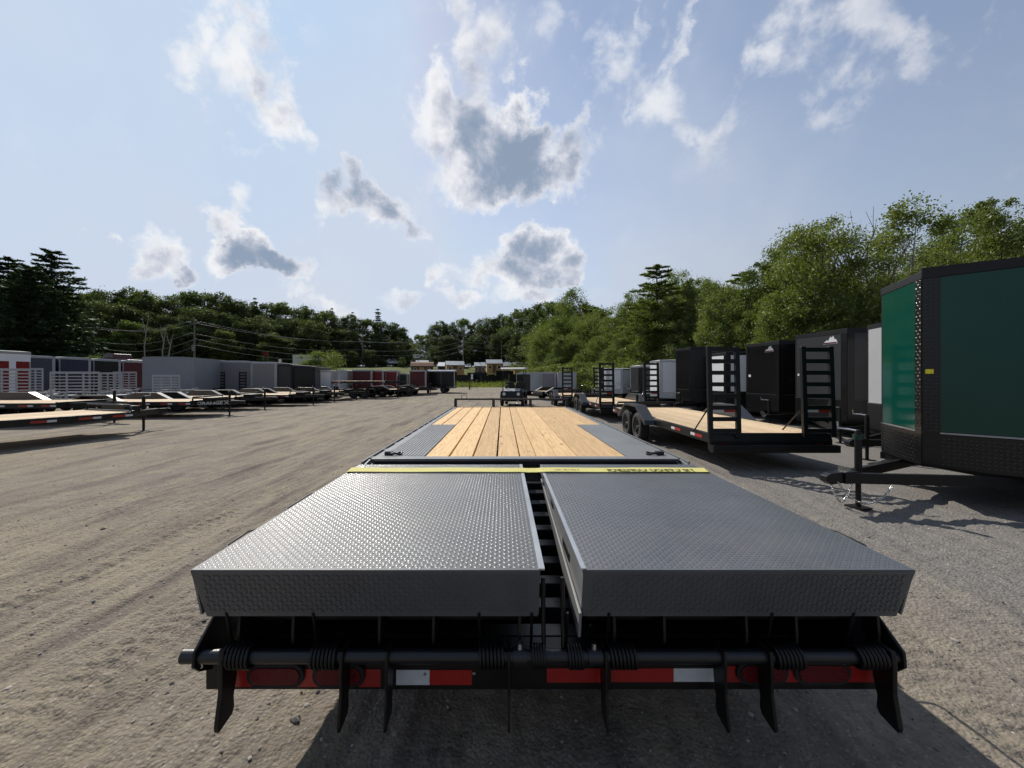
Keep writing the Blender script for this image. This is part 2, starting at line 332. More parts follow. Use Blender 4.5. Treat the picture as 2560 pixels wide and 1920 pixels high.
M['ink_red'] = paint('red_ink', (.25, .08, .03), .7)
M['pale_grey'] = paint('pale_grey_panel', (.33, .335, .35), .3, var=.04, scale=2, coat=.1)
M['white'] = paint('white_panel', (.68, .69, .70), .3, var=.04, scale=2, coat=.08, spec=.35)
M['white_dull'] = paint('white_paint', (.6, .6, .58), .5, var=.1)
M['silver'] = paint('silver_panel', (.36, .375, .40), .32, var=.05, scale=2, coat=.08, spec=.35, metal=.2)
M['pewter'] = paint('pewter_panel', (.20, .20, .205), .32, var=.05, scale=2, coat=.08, spec=.35)
M['slate'] = paint('slate_panel', (.22, .24, .265), .35, var=.05, scale=2, coat=.08, spec=.35)
M['charcoal'] = paint('charcoal_panel', (.036, .037, .040), .3, var=.06, scale=2, coat=.08, spec=.35)
M['green'] = paint('deep_green_panel', (.002, .048, .036), .08, var=.06, scale=1.5, coat=.10, spec=.35, bump=.02, bscale=2.2)
M['maroon'] = paint('maroon_panel', (.075, .010, .014), .3, var=.06, coat=.08, spec=.35)
M['red'] = paint('red_panel', (.17, .010, .014), .3, var=.06, coat=.08, spec=.35)
M['navy'] = paint('navy_panel', (.022, .024, .05), .28, var=.06, coat=.08, spec=.35)
M['darkgreen'] = paint('forest_panel', (.012, .04, .025), .3, var=.06, coat=.08, spec=.35)
M['bluegrey'] = paint('blue_grey_panel', (.05, .055, .075), .3, var=.06, coat=.08, spec=.35)
M['lug_glint'] = paint('black_lug_glint', (.012, .012, .013), .16, spec=.6)  # lighter than the black sheet, so glints on the lugs sit in the colour
M['tread_black'] = paint('black_tread_sheet', (.005, .005, .0055), .22, var=.12, coat=.0, spec=.45)
M['yellow'] = paint('yellow_sticker', (.85, .72, .03), .6)
M['bark'] = paint('bark', (.07, .058, .045), .95, var=.4, scale=5, bump=.6, bscale=14)
M['palebark'] = paint('pale_bark', (.26, .25, .22), .9, var=.3, scale=5, bump=.4, bscale=14)
M['pole'] = paint('weathered_pole', (.16, .14, .12), .95, var=.3, scale=4, bump=.4, bscale=20)
M['shed_wood'] = paint('shed_boards', (.46, .26, .11), .8, var=.2, scale=2, bump=.2, bscale=10)
M['shed_brown'] = paint('brown_boards', (.16, .075, .04), .8, var=.2, scale=2)
M['shed_grey'] = paint('grey_boards', (.14, .14, .145), .8, var=.15, scale=2)
M['metal_roof'] = paint('pale_metal_roof', (.27, .29, .31), .45, metal=.3, var=.1, scale=1.5)
M['glass'] = paint('dark_glass', (.01, .012, .014), .06, coat=.5)
M['leafA'] = leaf_mat('leaf_light', (.098, .132, .032), (.165, .182, .052), .42)
M['leafB'] = leaf_mat('leaf_mid', (.072, .108, .028), (.130, .152, .044), .40)
M['leafC'] = leaf_mat('leaf_dark', (.045, .070, .028), (.100, .112, .045), .36)
M['needle'] = leaf_mat('needles', (.026, .050, .028), (.052, .076, .036), .25)
M['grass'] = leaf_mat('grass_blades', (.08, .12, .03), (.2, .2, .07), .35)
M['wire'] = paint('wire', (.12, .12, .12), .5)

# ------------------------------------------------------------------ ground
def value_noise(x, y, seed):
    rs = np.random.RandomState(seed); T = rs.rand(256, 256)
    xi = np.floor(x).astype(int); yi = np.floor(y).astype(int); fx = x - xi; fy = y - yi
    fx = fx * fx * (3 - 2 * fx); fy = fy * fy * (3 - 2 * fy)
    g = lambda a, b: T[a % 256, b % 256]
    return (g(xi, yi) * (1 - fx) + g(xi + 1, yi) * fx) * (1 - fy) + (g(xi, yi + 1) * (1 - fx) + g(xi + 1, yi + 1) * fx) * fy - .5
def ground_relief(X, Y):
    # ruts run along the lane, a little to the right
    a = R(5); U = X * math.cos(a) - Y * math.sin(a); V = X * math.sin(a) + Y * math.cos(a)
    z = .034 * value_noise(X * .35, Y * .35, 1) + .030 * value_noise(U * 3.2, V * .35, 2) + .020 * value_noise(U * 9, V * .7, 3) + .012 * value_noise(U * 34, V * 2.4, 14)
    z += .014 * value_noise(U * 19, V * 1.7, 4) + .012 * value_noise(X * 8, Y * 8, 5) + .008 * value_noise(X * 24, Y * 24, 6) + .006 * value_noise(X * 46, Y * 46, 9)
    # tyre prints: bands with cross lugs
    for k, (off, ang, amp) in enumerate(((-1.75, 4, .010), (-2.35, 7, .009), (2.15, 3, .018), (2.85, 5, .014), (-3.6, 6, .008), (-.3, 2, .008))):
        b = R(ang); u = X * math.cos(b) - Y * math.sin(b) - off; v = X * math.sin(b) + Y * math.cos(b)
        band = np.exp(-(u / .17) ** 4)
        z += amp * band * np.sign(np.sin(v * 2 * math.pi / .10 + 16 * np.abs(u))) * (.4 + value_noise(X * 2, Y * 2, 20 + k)) - .012 * band * .5
    return z
def axis_coords(a0, a1, step, lo, hi, g=1.07):
    c = list(np.arange(a0, a1 + 1e-6, step)); s = step; x = a1
    while x < hi: s *= g; x += s; c.append(x)
    s = step; x = a0; left = []
    while x > lo: s *= g; x -= s; left.append(x)
    return np.array(left[::-1] + c)
def ground_mat():
    m, nt, b = mat_base('packed_gravel'); N = nt.nodes; L = nt.links
    tc = N.new('ShaderNodeTexCoord')
    def noise(scale, det=6, ro=.6, vec=None, dist=0):
        n = N.new('ShaderNodeTexNoise'); n.inputs['Scale'].default_value = scale; n.inputs['Detail'].default_value = det; n.inputs['Roughness'].default_value = ro; n.inputs['Distortion'].default_value = dist
        L.new(vec or tc.outputs['Object'], n.inputs['Vector']); return n.outputs['Fac']
    def rng(v, a, b_, c, d):
        n = N.new('ShaderNodeMapRange'); L.new(v, n.inputs['Value'])
        for k, x in (('From Min', a), ('From Max', b_), ('To Min', c), ('To Max', d)): n.inputs[k].default_value = x
        return n.outputs[0]
    def mix(f, a, b_):
        n = N.new('ShaderNodeMix'); n.data_type = 'RGBA'; L.new(f, n.inputs[0])
        for i, v in ((6, a), (7, b_)):
            if isinstance(v, tuple): n.inputs[i].default_value = (*v, 1)
            else: L.new(v, n.inputs[i])
        return n.outputs[2]
    def mth(op, a, b_):
        n = N.new('ShaderNodeMath'); n.operation = op
        for i, v in ((0, a), (1, b_)):
            if isinstance(v, (int, float)): n.inputs[i].default_value = v
            else: L.new(v, n.inputs[i])
        return n.outputs[0]
    mp = N.new('ShaderNodeMapping'); mp.inputs['Rotation'].default_value = (0, 0, R(5)); mp.inputs['Scale'].default_value = (1, .16, 1); L.new(tc.outputs['Object'], mp.inputs['Vector'])
    big = noise(.22, 4); streak = noise(2.4, 7, .62, mp.outputs[0]); fine = noise(26, 8, .75); mid = noise(2.2, 7, .65)
    c = mix(rng(big, .38, .62, 0, 1), (.205, .176, .147), (.255, .217, .163))
    c = mix(rng(mid, .45, .68, 0, .75), c, (.300, .258, .182))
    c = mix(rng(streak, .48, .68, 0, .85), c, (.118, .100, .086))
    # greyer crushed stone on the right of the lane
    sx = N.new('ShaderNodeSeparateXYZ'); L.new(tc.outputs['Object'], sx.inputs[0])
    gx = rng(mth('ADD', sx.outputs[0], mth('MULTIPLY', big, 5.0)), 4.2, 6.2, 0, .85)
    c = mix(gx, c, (.178, .168, .160))
    # small stones: cells with their own tone
    vo = N.new('ShaderNodeTexVoronoi'); vo.inputs['Scale'].default_value = 55; L.new(tc.outputs['Object'], vo.inputs['Vector'])
    cel = N.new('ShaderNodeSeparateColor'); L.new(vo.outputs['Color'], cel.inputs[0])
    c = mix(mth('MULTIPLY', rng(cel.outputs[0], .62, .95, 0, .55), rng(vo.outputs['Distance'], .5, .2, 0, 1)), c, (.40, .375, .34))
    c = mix(mth('MULTIPLY', rng(cel.outputs[1], .72, .95, 0, .6), rng(vo.outputs['Distance'], .5, .25, 0, 1)), c, (.10, .092, .085))
    sv = N.new('ShaderNodeVectorMath'); sv.operation = 'SCALE'; L.new(c, sv.inputs[0]); L.new(rng(fine, .25, .75, .70, 1.26), sv.inputs['Scale'])
    c = sv.outputs[0]
    # grass takes over on the bank and in the wood
    at = N.new('ShaderNodeAttribute'); at.attribute_name = 'grass'
    gm = mth('ADD', at.outputs['Fac'], rng(mid, .3, .7, -.25, .25)); gf = rng(gm, .35, .6, 0, 1)
    gcol = mix(rng(fine, .3, .7, 0, 1), (.055, .085, .022), (.15, .15, .055))
    c = mix(gf, c, gcol)
    L.new(c, b.inputs['Base Color']); b.inputs['Roughness'].default_value = .95; b.inputs['Specular IOR Level'].default_value = .15
    h = mth('ADD', mth('MULTIPLY', fine, .5), mth('MULTIPLY', mth('SUBTRACT', 1.0, vo.outputs['Distance']), .35)); h = mth('ADD', h, mth('MULTIPLY', streak, 1.4))
    bp = N.new('ShaderNodeBump'); bp.inputs['Strength'].default_value = .8; bp.inputs['Distance'].default_value = .03; L.new(h, bp.inputs['Height']); L.new(bp.outputs[0], b.inputs['Normal'])
    return m
def grass_mask(X, Y):
    bank = smooth(31.5, 35, .55 * Y + .9 * np.maximum(0, -X - 12))
    wood = smooth(11, 14, X - .10 * (Y - 14)) * smooth(10, 14, Y)
    return np.clip(np.maximum(bank, wood) , 0, 1)
def make_ground():
    xs = axis_coords(-4.6, 4.6, .022, -900, 900); ys = axis_coords(.95, 5.2, .02, -60, 1500)
    X, Y = np.meshgrid(xs, ys); Z = terrain(X, Y)
    fade = np.exp(-np.maximum(0, np.hypot(X, Y) - 12) / 14)
    Z = Z + ground_relief(X, Y) * fade - .004
    nx, ny = len(xs), len(ys)
    me = bpy.data.meshes.new('ground'); n = nx * ny
    me.vertices.add(n); me.vertices.foreach_set('co', np.stack([X, Y, Z], -1).astype(np.float32).ravel())
    i = np.arange((ny - 1) * (nx - 1)); r = i // (nx - 1); c = i % (nx - 1); a = r * nx + c
    q = np.stack([a, a + 1, a + nx + 1, a + nx], -1).astype(np.int32)
    me.loops.add(q.size); me.loops.foreach_set('vertex_index', q.ravel())
    me.polygons.add(len(q)); me.polygons.foreach_set('loop_start', np.arange(len(q), dtype=np.int32) * 4); me.polygons.foreach_set('loop_total', np.full(len(q), 4, np.int32))
    me.polygons.foreach_set('use_smooth', np.ones(len(q), bool)); me.update(calc_edges=True)
    at = me.attributes.new('grass', 'FLOAT', 'POINT'); at.data.foreach_set('value', grass_mask(X, Y).astype(np.float32).ravel())
    me.materials.append(ground_mat())
    o = bpy.data.objects.new('ground', me); COL.objects.link(o); tag(o, kind='structure')
make_ground()
def ground_z(x, y):
    fade = math.exp(-max(0, math.hypot(x, y) - 12) / 14)
    return TZ(x, y) + float(ground_relief(np.array([x]), np.array([y]))[0]) * fade - .004
def make_stones():
    ico = bmesh.new(); bmesh.ops.create_icosphere(ico, subdivisions=1, radius=1)
    bv = np.array([v.co for v in ico.verts]); bf = [tuple(v.index for v in f.verts) for f in ico.faces]; ico.free()
    rs = np.random.RandomState(3); V = []; F = []; b = 0
    for k in range(5200):
        t = rs.rand(); y = 1.0 + 13 * t ** 1.9; x = (rs.rand() - .5) * 2 * (1.5 + 1.25 * y)
        r = .0035 + .010 * rs.rand() ** 3 + (.012 if rs.rand() < .02 else 0)
        s = np.array([1, .6 + .5 * rs.rand(), .45 + .35 * rs.rand()]) * r
        p = bv * s * (1 + .35 * (rs.rand(len(bv), 1) - .5)); an = rs.rand() * 6.28
        c, s_ = math.cos(an), math.sin(an); p = np.stack([p[:, 0] * c - p[:, 1] * s_, p[:, 0] * s_ + p[:, 1] * c, p[:, 2]], -1)
        V.append((p, x, y)); F += [tuple(i + b for i in f) for f in bf]; b += len(bv)
    xs = np.array([v[1] for v in V]); ys = np.array([v[2] for v in V])
    zs = terrain(xs, ys) + ground_relief(xs, ys) * np.exp(-np.maximum(0, np.hypot(xs, ys) - 12) / 14) - .004
    pts = np.concatenate([v[0] + np.array([v[1], v[2], z + .001]) for v, z in zip(V, zs)])
    me = bpy.data.meshes.new('gravel'); me.from_pydata(pts.tolist(), [], F); 
    m, nt, bs = mat_base('gravel_stone'); N = nt.nodes; L = nt.links
    g = N.new('ShaderNodeNewGeometry'); cr = N.new('ShaderNodeValToRGB'); L.new(g.outputs['Random Per Island'], cr.inputs[0]); L.new(cr.outputs[0], bs.inputs['Base Color'])
    cr.color_ramp.elements[0].color = (.08, .075, .07, 1); cr.color_ramp.elements[1].color = (.42, .39, .35, 1); e = cr.color_ramp.elements.new(.5); e.color = (.23, .205, .18, 1)
    bs.inputs['Roughness'].default_value = .9
    me.materials.append(m); o = bpy.data.objects.new('gravel', me); COL.objects.link(o)
    tag(o, 'loose small stones scattered over the dirt lot', 'gravel', kind='stuff')
make_stones()

# ------------------------------------------------------------------ shared trailer pieces
def tread_lugs(mb, o, ux, uy, w, l, pitch=.0178, ln=.0108, wd=.0034, h=.0017, margin=.006):
    """raised lugs of tread plate over a rectangle: origin o, unit axes ux, uy, size w x l"""
    o = Vector(o); ux = Vector(ux).normalized(); uy = Vector(uy).normalized(); nz = ux.cross(uy).normalized()
    if nz.z < 0 and abs(nz.z) > .3: nz = -nz
    i = 0; y = margin + pitch / 2
    while y < l - margin:
        j = 0; x = margin + pitch / 2
        while x < w - margin:
            t = R(45 if (i + j) % 2 else -45)
            a = ux * math.cos(t) + uy * math.sin(t); b = -ux * math.sin(t) + uy * math.cos(t)
            c = o + ux * x + uy * y
            vs = [c - a * ln, c + b * wd - a * ln * .3, c + b * wd + a * ln * .3, c + a * ln, c - b * wd + a * ln * .3, c - b * wd - a * ln * .3,
                  c + nz * h - a * ln * .55, c + nz * h + a * ln * .55]
            mb.add(vs, [(0, 6, 1), (1, 6, 7, 2), (2, 7, 3), (3, 7, 4), (4, 7, 6, 5), (5, 6, 0)], True)
            x += pitch; j += 1
        y += pitch; i += 1
def text_mesh(name, body, size, mat, parent, loc, rot, extrude=.0006, bold=0.0, align='CENTER', xs=1.0):
    cu = bpy.data.curves.new(name, 'FONT'); cu.body = body; cu.size = size; cu.align_x = align; cu.align_y = 'CENTER'; cu.extrude = extrude; cu.offset = bold; cu.resolution_u = 3
    t = bpy.data.objects.new('tmp', cu); COL.objects.link(t)
    dg = bpy.context.evaluated_depsgraph_get(); me = bpy.data.meshes.new_from_object(t.evaluated_get(dg)); bpy.data.objects.remove(t); bpy.data.curves.remove(cu)
    me.name = name; me.materials.clear(); me.materials.append(mat)
    o = bpy.data.objects.new(name, me); COL.objects.link(o); o.parent = parent; o.location = loc; o.rotation_euler = rot; o.scale = (xs, 1, 1)
    return o
def oval(cx, cz, hw, hh, n=14):
    pts = []
    for s in (1, -1):
        for k in range(n + 1):
            t = -math.pi / 2 + math.pi * k / n; pts.append((cx + s * (hw - hh) + s * hh * math.cos(t), cz + s * hh * math.sin(t)))
    return pts
TYRE_PROF = [(-.100, .20), (-.108, .26), (-.100, .315), (-.080, .338), (-.05, .345), (-.045, .337), (-.03, .337), (-.025, .346), (.0, .346), (.005, .338), (.02, .338), (.025, .346), (.05, .345), (.080, .338), (.100, .315), (.108, .26), (.100, .20)]
_wheel_cache = {}
def wheel(parent, loc, side, r=.345, rimmat='rim', spoke=True):
    """tyre with rim, outer face towards side (+1/-1 along local x)"""
    k = (side, rimmat, r)
    if k not in _wheel_cache:
        s = r / .346
        t = MB().lathe([(a * s, b * s) for a, b in TYRE_PROF], (0, 0, 0), 'x', 28).build('tyre', M['rubber'])
        m = MB(); m.lathe([(side * .085 * s, .205 * s), (side * .092 * s, .19 * s), (side * .05 * s, .17 * s), (side * .03 * s, .10 * s), (side * .05 * s, .075 * s), (side * .05 * s, .0), (side * -.02 * s, .0), (side * -.02 * s, .205 * s)], (0, 0, 0), 'x', 24)
        for q in range(8):
            a = q * math.pi / 4; c, s_ = math.cos(a), math.sin(a)
            m.beam((side * .045 * s, .075 * s * c, .075 * s * s_), (side * .07 * s, .185 * s * c, .185 * s * s_), .045 * s, .02 * s)
        rm = m.build('rim', M[rimmat], t)
        h = MB().cyl((side * .04, 0, 0), (side * .085, 0, 0), .032, .026, 12); h.build('hub_cap', M['chrome'], t)
        _wheel_cache[k] = t
        t.parent = parent; t.location = loc; return t
    t = copy_tree(_wheel_cache[k], parent); t.location = loc; return t
def jack(parent, x, y, top=1.02, post=.05, foot=0.0, mat='black', crank=True, bz=.35):
    m = MB(); m.cyl((x, y, bz), (x, y, top), post * .95, seg=14); m.cyl((x, y, foot + .012), (x, y, bz), post * .72, seg=12); m.box(x - .09, x + .09, y - .09, y + .09, foot - .004, foot + .014)
    m.cyl((x, y, top), (x, y, top + .03), post * .6, seg=10)
    o = m.build('jack', M[mat], parent)
    if crank:
        c = MB(); c.tube([(x, y, top + .02), (x + .10, y + .02, top + .03), (x + .20, y + .05, top + .03), (x + .21, y + .05, top + .11)], .011, 8); c.build('crank_handle', M['chrome'], o)
    return o
def tape_row(parent, x, ys, z, side, L=.28, h=.05):
    """red and white reflective strips on a side rail facing +/-x"""
    for (y, colr, ln) in ys:
        MB().box(x, x + side * .003, y, y + ln, z - h / 2, z + h / 2).build('reflector_tape', M['red_tape' if colr == 'r' else 'white_tape'], parent)

# ------------------------------------------------------------------ the big flatbed in front of the camera
def main_trailer():
    cx = .18
    T = thing('flatbed_trailer', 'long grey flatbed trailer with pine plank deck and two folded tread plate ramps', 'trailer', (cx, 0, 0))
    D = .895; Y0, Y1 = 3.20, 8.85
    W = 1.295
    # frame below the deck
    m = MB()
    for s in (-.45, .45): m.box(s - .06, s + .06, 1.75, Y1 + .05, .52, .795)
    y = 3.45
    while y < Y1: m.box(-1.17, 1.17, y - .03, y + .03, .78, .853); y += .41
    m.box(-1.235, 1.235, Y1 - .02, Y1 + .04, .72, .893)
    m.build('frame', M['frame'], T, .003)
    m = MB()   # gooseneck style tongue runs on ahead
    m.beam((-.42, Y1, .66), (0, Y1 + 1.5, .60), .09, .18); m.beam((.42, Y1, .66), (0, Y1 + 1.5, .60), .09, .18); m.cyl((0, Y1 + 1.42, .60), (0, Y1 + 1.7, .60), .06)
    m.build('tongue', M['frame'], T)
    jack(T, 0, Y1 + 1.15, top=.86, bz=.4)
    for s in (-1, 1):
        m = MB()
        m.box(s * 1.172, s * 1.235, Y0 + .02, Y1 + .04, D - .19, D + .001)      # channel
        m.build('side_rail', M['gray_smooth'], T, .003)
        m = MB(); m.box(s * 1.283, s * 1.295, Y0 - .05, Y1 + .04, D - .085, D - .008); m.build('rub_rail', M['gray_smooth'], T, .002)
        m = MB(); y = Y0 + .14
        pk = None
        while y < Y1:
            b = MB().box(s * 1.2355, s * 1.2825, -.035, .035, -.10, -.012) if pk is None else None
            if pk is None: pk = b.build('stake_pocket', M['frame'], T, loc=(0, y, D))
            else: link_copy(pk, T, (0, y, D))
            y += .36
    # planks
    edges = [-1.17, -1.025, -.825, -.625, -.428, -.227, -.036, .10, .27, .44, .64, .84, 1.005, 1.17]
    for i in range(len(edges) - 1):
        a, b = edges[i], edges[i + 1]; g = .0075 if i < 6 else .0032
        y0 = 5.52 if (b <= -.82 or a >= .83) else Y0 + .105
        dz = random.uniform(-.002, .002)
        m = MB(); m.box(-(b - a) / 2 + g, (b - a) / 2 - g, y0, Y1 - .025, D - .042, D + dz)
        o = m.build('plank', M['wood'], T, .003, loc=((a + b) / 2, 0, 0))
    sm = MB(); y = 3.45
    while y < Y1 - .1:
        for i in range(len(edges) - 1):
            a, b = edges[i], edges[i + 1]
            if (b <= -.82 or a >= .83) and y < 5.55: continue
            for f in (.25, .75):
                x = a + (b - a) * f + random.uniform(-.008, .008); yy = y + random.uniform(-.006, .006)
                sm.add([(x + .006 * math.cos(k * 1.047), yy + .006 * math.sin(k * 1.047), D + .0028) for k in range(6)], [(0, 1, 2, 3, 4, 5)])
        y += .41
    sm.build('deck_screw', M['frame'], T)['kind'] = 'stuff'
    # wheel plates
    m = MB(); m.box(-1.17, -.828, Y0 + .105, 5.515, D - .008, D + .001); pl = m.build('wheel_plate', M['gray_smooth'], T); pl['label'] = 'ribbed grey steel plate on the left edge of the deck'
    m = MB(); x = -1.155
    while x < -.84: m.box(x, x + .009, Y0 + .12, 5.5, D + .0005, D + .005); x += .0262
    m.build('tread_rib', M['gray_smooth'], pl)['kind'] = 'stuff'
    m = MB(); m.box(.843, 1.17, Y0 + .105, 5.515, D - .008, D + .002); pr = m.build('wheel_plate', M['gray_smooth'], T); pr['label'] = 'smooth grey steel plate on the right edge of the deck'
    # rear beam of the deck
    m = MB(); m.box(-1.235, 1.235, Y0, Y0 + .10, D - .010, D + .003); m.box(-1.235, 1.235, Y0 + .04, Y0 + .052, D - .20, D - .010); m.build('rear_beam', M['gray_smooth'], T, .004)
    m = MB(); m.box(-1.2, 1.2, Y0 - .02, Y0 + .03, D - .10, D - .0105); m.build('beam_web', M['frame'], T)
    # tie rings folded on the plates
    for s in (-1, 1):
        m = MB(); c = Vector((s * 1.09, Y0 + .17, D + .014))
        m.tube([(c.x + .06 * math.cos(t), c.y + .035 * math.sin(t), c.z + .006 * math.sin(3 * t)) for t in [2 * math.pi * k / 20 for k in range(20)]], .008, 8, True)
        m.box(c.x + s * .05 - .03, c.x + s * .05 + .03, c.y - .025, c.y + .025, D + .001, D + .03)
        m.build('tie_ring', M['black'], T)
    # front stop rail
    m = MB(); m.box(-1.25, 1.27, Y1 - .02, Y1 + .05, 1.045, 1.083)
    hr = m.build('front_rail', M['frame'], T, .003)
    for x in (-1.225, -.385, .43, 1.24): MB().box(x - .03, x + .03, Y1 - .015, Y1 + .035, D - .02, 1.044).build('rail_post', M['frame'], T, .002)
    MB().tube([(-1.09, Y1 + .0, 1.083), (-1.09, Y1, 1.155), (-.975, Y1, 1.155), (-.975, Y1, 1.083)], .008, 6).build('rail_hoop', M['black'], T)
    # wheels, tandem duals below the deck
    for s in (-1, 1):
        for y in (4.4, 5.25): wheel(T, (s * .92, y, .345), s)
    # dovetail
    for s in (-1, 1):
        m = MB(); m.prism([(1.56, .37), (1.56, .62), (2.2, .74), (Y0 + .02, .86), (Y0 + .02, .66), (2.2, .44)], s * 1.19, s * 1.24, 'x'); m.build('dovetail_side', M['frame'], T, .003)
        m = MB(); m.prism([(2.62, .815), (Y0 + .03, .889), (Y0 + .03, .80), (2.62, .73)], s * 1.244, s * 1.258, 'x'); m.build('dovetail_strip', M['gray_smooth'], T, .002)
    tr = None
    for k in range(10):
        t = k / 9; y = 1.66 + t * 1.36; z = .47 + t * .27
        if tr is None: tr = MB().box(-1.185, 1.185, -.006, .075, -.05, .012).build('dovetail_tread', M['frame'], T, .003, loc=(0, y, z))
        else: link_copy(tr, T, (0, y, z))
    m = MB(); m.prism([(1.60, .39), (3.1, .68), (3.1, .66), (1.60, .37)], -1.185, 1.185, 'x'); m.build('dovetail_pan', M['frame'], T)
    # ---- ramps: top plate, end flap, side gussets, lugs
    def ramp(x0, x1, inner, label):
        yr, yf = 1.425, 3.10; zr, zf = .863, .874
        m = MB(); m.prism([(yr, zr), (yf, zf), (yf, zf - .006), (yr + .004, zr - .007)], x0, x1, 'x')
        rp = m.build('ramp', M['gray'], T, .003); rp['label'] = label
        L = math.hypot(yf - yr, zf - zr)
        lg = MB(); tread_lugs(lg, (x0 + .005, yr + .006, zr + .0002), (1, 0, 0), (0, yf - yr, zf - zr), x1 - x0 - .01, L - .012)
        lg.build('tread_lug', M['gray'], rp)['kind'] = 'stuff'
        # end flap, slightly narrower at its foot
        yb, zb = 1.468, .672; tp = .028
        xa, xb = (x0 + (tp if inner == 'r' else .004), x1 - (tp if inner == 'l' else .004))
        m = MB(); f0 = [(x0, yr, zr - .004), (x1, yr, zr - .004), (xb, yb, zb), (xa, yb, zb)]
        f1 = [(a, b + .008, c) for a, b, c in f0]
        m.add(f0 + f1, [(0, 1, 2, 3), (7, 6, 5, 4), (0, 4, 5, 1), (1, 5, 6, 2), (2, 6, 7, 3), (3, 7, 4, 0)])
        fl = m.build('end_flap', M['gray'], rp, .002)
        lg = MB(); tread_lugs(lg, (x0 + tp, yr - .0005, zr - .012), (1, 0, 0), (0, yb - yr, zb - zr), x1 - x0 - 2 * tp, .18, h=-.0012)
        lg.build('flap_lug', M['gray'], fl)['kind'] = 'stuff'
        # side gussets
        for xx, w in ((x0 + .0005, .007), (x1 - .0075, .007)):
            if inner == 'l' and xx < x0 + .1 or inner == 'r' and xx > x1 - .1 or True:
                m = MB(); m.prism([(yr + .006, zr - .008), (yf - .02, zf - .0075), (yf - .02, zf - .05), (yr + .05, .675)], xx, xx + w, 'x')
                m.build('gusset', M['gray_smooth'], rp)
        if inner == 'l':   # bright inner side of the right ramp with folded lip; black plates stand in for the shade inside slots
            MB().box(x0 - .0035, x0 + .0, 2.27, 2.38, .80, .83).build('slot_shade', M['black'], rp)
            MB().box(x0 - .0035, x0 + .0, 1.72, 1.90, .755, .79).build('slot_shade', M['black'], rp)
            m = MB(); m.prism([(1.44, .70), (2.9, .815), (2.9, .80), (1.46, .60)], x0 - .012, x0 - .002, 'x'); m.build('inner_frame', M['gray_smooth'], rp, .002)
        # dark ribs and cross tube under the plate
        m = MB(); m.box(x0 + .05, x1 - .05, 1.60, 1.612, .58, .80); m.box(x0 + .05, x1 - .05, 1.575, 1.60, .60, .625)
        m.build('under_panel', M['black'], rp)
        n = 5
        for k in range(n):
            x = x0 + .10 + (x1 - x0 - .2) * k / (n - 1) + (-.03 if k % 2 else .03)
            MB().prism([(1.50, .70), (1.60, .80), (1.60, .57), (1.49, .555), (1.49, .60)], x - .005, x + .005, 'x').build('under_rib', M['black'], rp)
        # tie rods to the pipe
        return rp
    ramp(-1.295, -.047, 'r', 'left folded ramp of grey tread plate')
    ramp(.107, 1.293, 'l', 'right folded ramp of grey tread plate')
    # weathered lip along the inner edge of the left ramp
    MB().prism([(1.43, .866), (3.09, .877), (3.09, .872), (1.43, .860)], -.052, -.030, 'x').build('ramp_lip', M['alu_sheet'], T)
    MB().prism([(1.43, .8665), (3.0, .8775), (3.0, .872), (1.43, .860)], .100, .118, 'x').build('ramp_lip', M['alu_sheet'], T)
    # small bent rods on the ramp sides
    for s in (-1, 1):
        m = MB(); m.tube([(s * 1.25, 2.68, .83), (s * 1.40, 2.60, .80), (s * 1.41, 2.56, .80), (s * 1.41, 2.28, .80), (s * 1.40, 2.25, .80), (s * 1.30, 2.25, .80)], .007, 8)
        m.build('winch_rod', M['black'], T)
        m = MB(); m.tube([(s * 1.297, 1.62, .85), (s * 1.325, 1.66, .852), (s * 1.33, 1.80, .854), (s * 1.297, 1.86, .852)], .004, 6); m.build('lift_loop', M['black'], T)
    # ---- hinge pipe, springs, hooks
    py, pz = 1.465, .528
    m = MB(); m.cyl((-1.35, py, pz), (1.275, py, pz), .0245, seg=20); pipe = m.build('hinge_pipe', M['frame'], T)
    def xl(px, Y=1.45): return X_(px, Y) - cx
    for a, b in ((559, 627), (778, 844), (1197, 1262), (1330, 1364), (1420, 1458), (1525, 1592), (1937, 2007), (2143, 2213)):
        x0, x1 = xl(a), xl(b); n = 7 if b - a > 45 else 5; m = MB()
        pts = []
        for k in range(n * 12 + 1):
            t = k / 12 * 2 * math.pi; pts.append((x0 + (x1 - x0) * k / (n * 12), py + .037 * math.cos(t), pz + .037 * math.sin(t)))
        m.tube([(pts[0][0], py - .0, pz + .16)] + pts + [(pts[-1][0], py + .10, pz - .03)], .0062, 6); m.build('torsion_spring', M['black'], T)
    # pipe sleeves and bolts
    for a in (1300, 1488):
        m = MB(); m.cyl((xl(a) - .025, py, pz), (xl(a) + .025, py, pz), .031, seg=16); m.build('pipe_sleeve', M['frame'], T)
        m = MB(); m.cyl((xl(a), py, pz + .026), (xl(a), py, pz + .05), .012, seg=6); m.build('bolt', M['chrome'], T)
    m = MB(); m.tube([(-1.30, py, pz - .026), (-1.30, py, pz - .04), (-1.288, py, pz - .046), (-1.278, py, pz - .036), (-1.284, py, pz - .028)], .004, 6); m.build('cotter_pin', M['chrome'], T)
    for s, x in ((-1, -1.29), (1, 1.262)):
        m = MB(); m.prism([(1.66, .68), (1.60, .68), (1.435, .56), (1.43, .51), (1.46, .475), (1.52, .44), (1.66, .44)], x - .006, x + .006, 'x'); m.build('hinge_cheek', M['black'], T, .003)
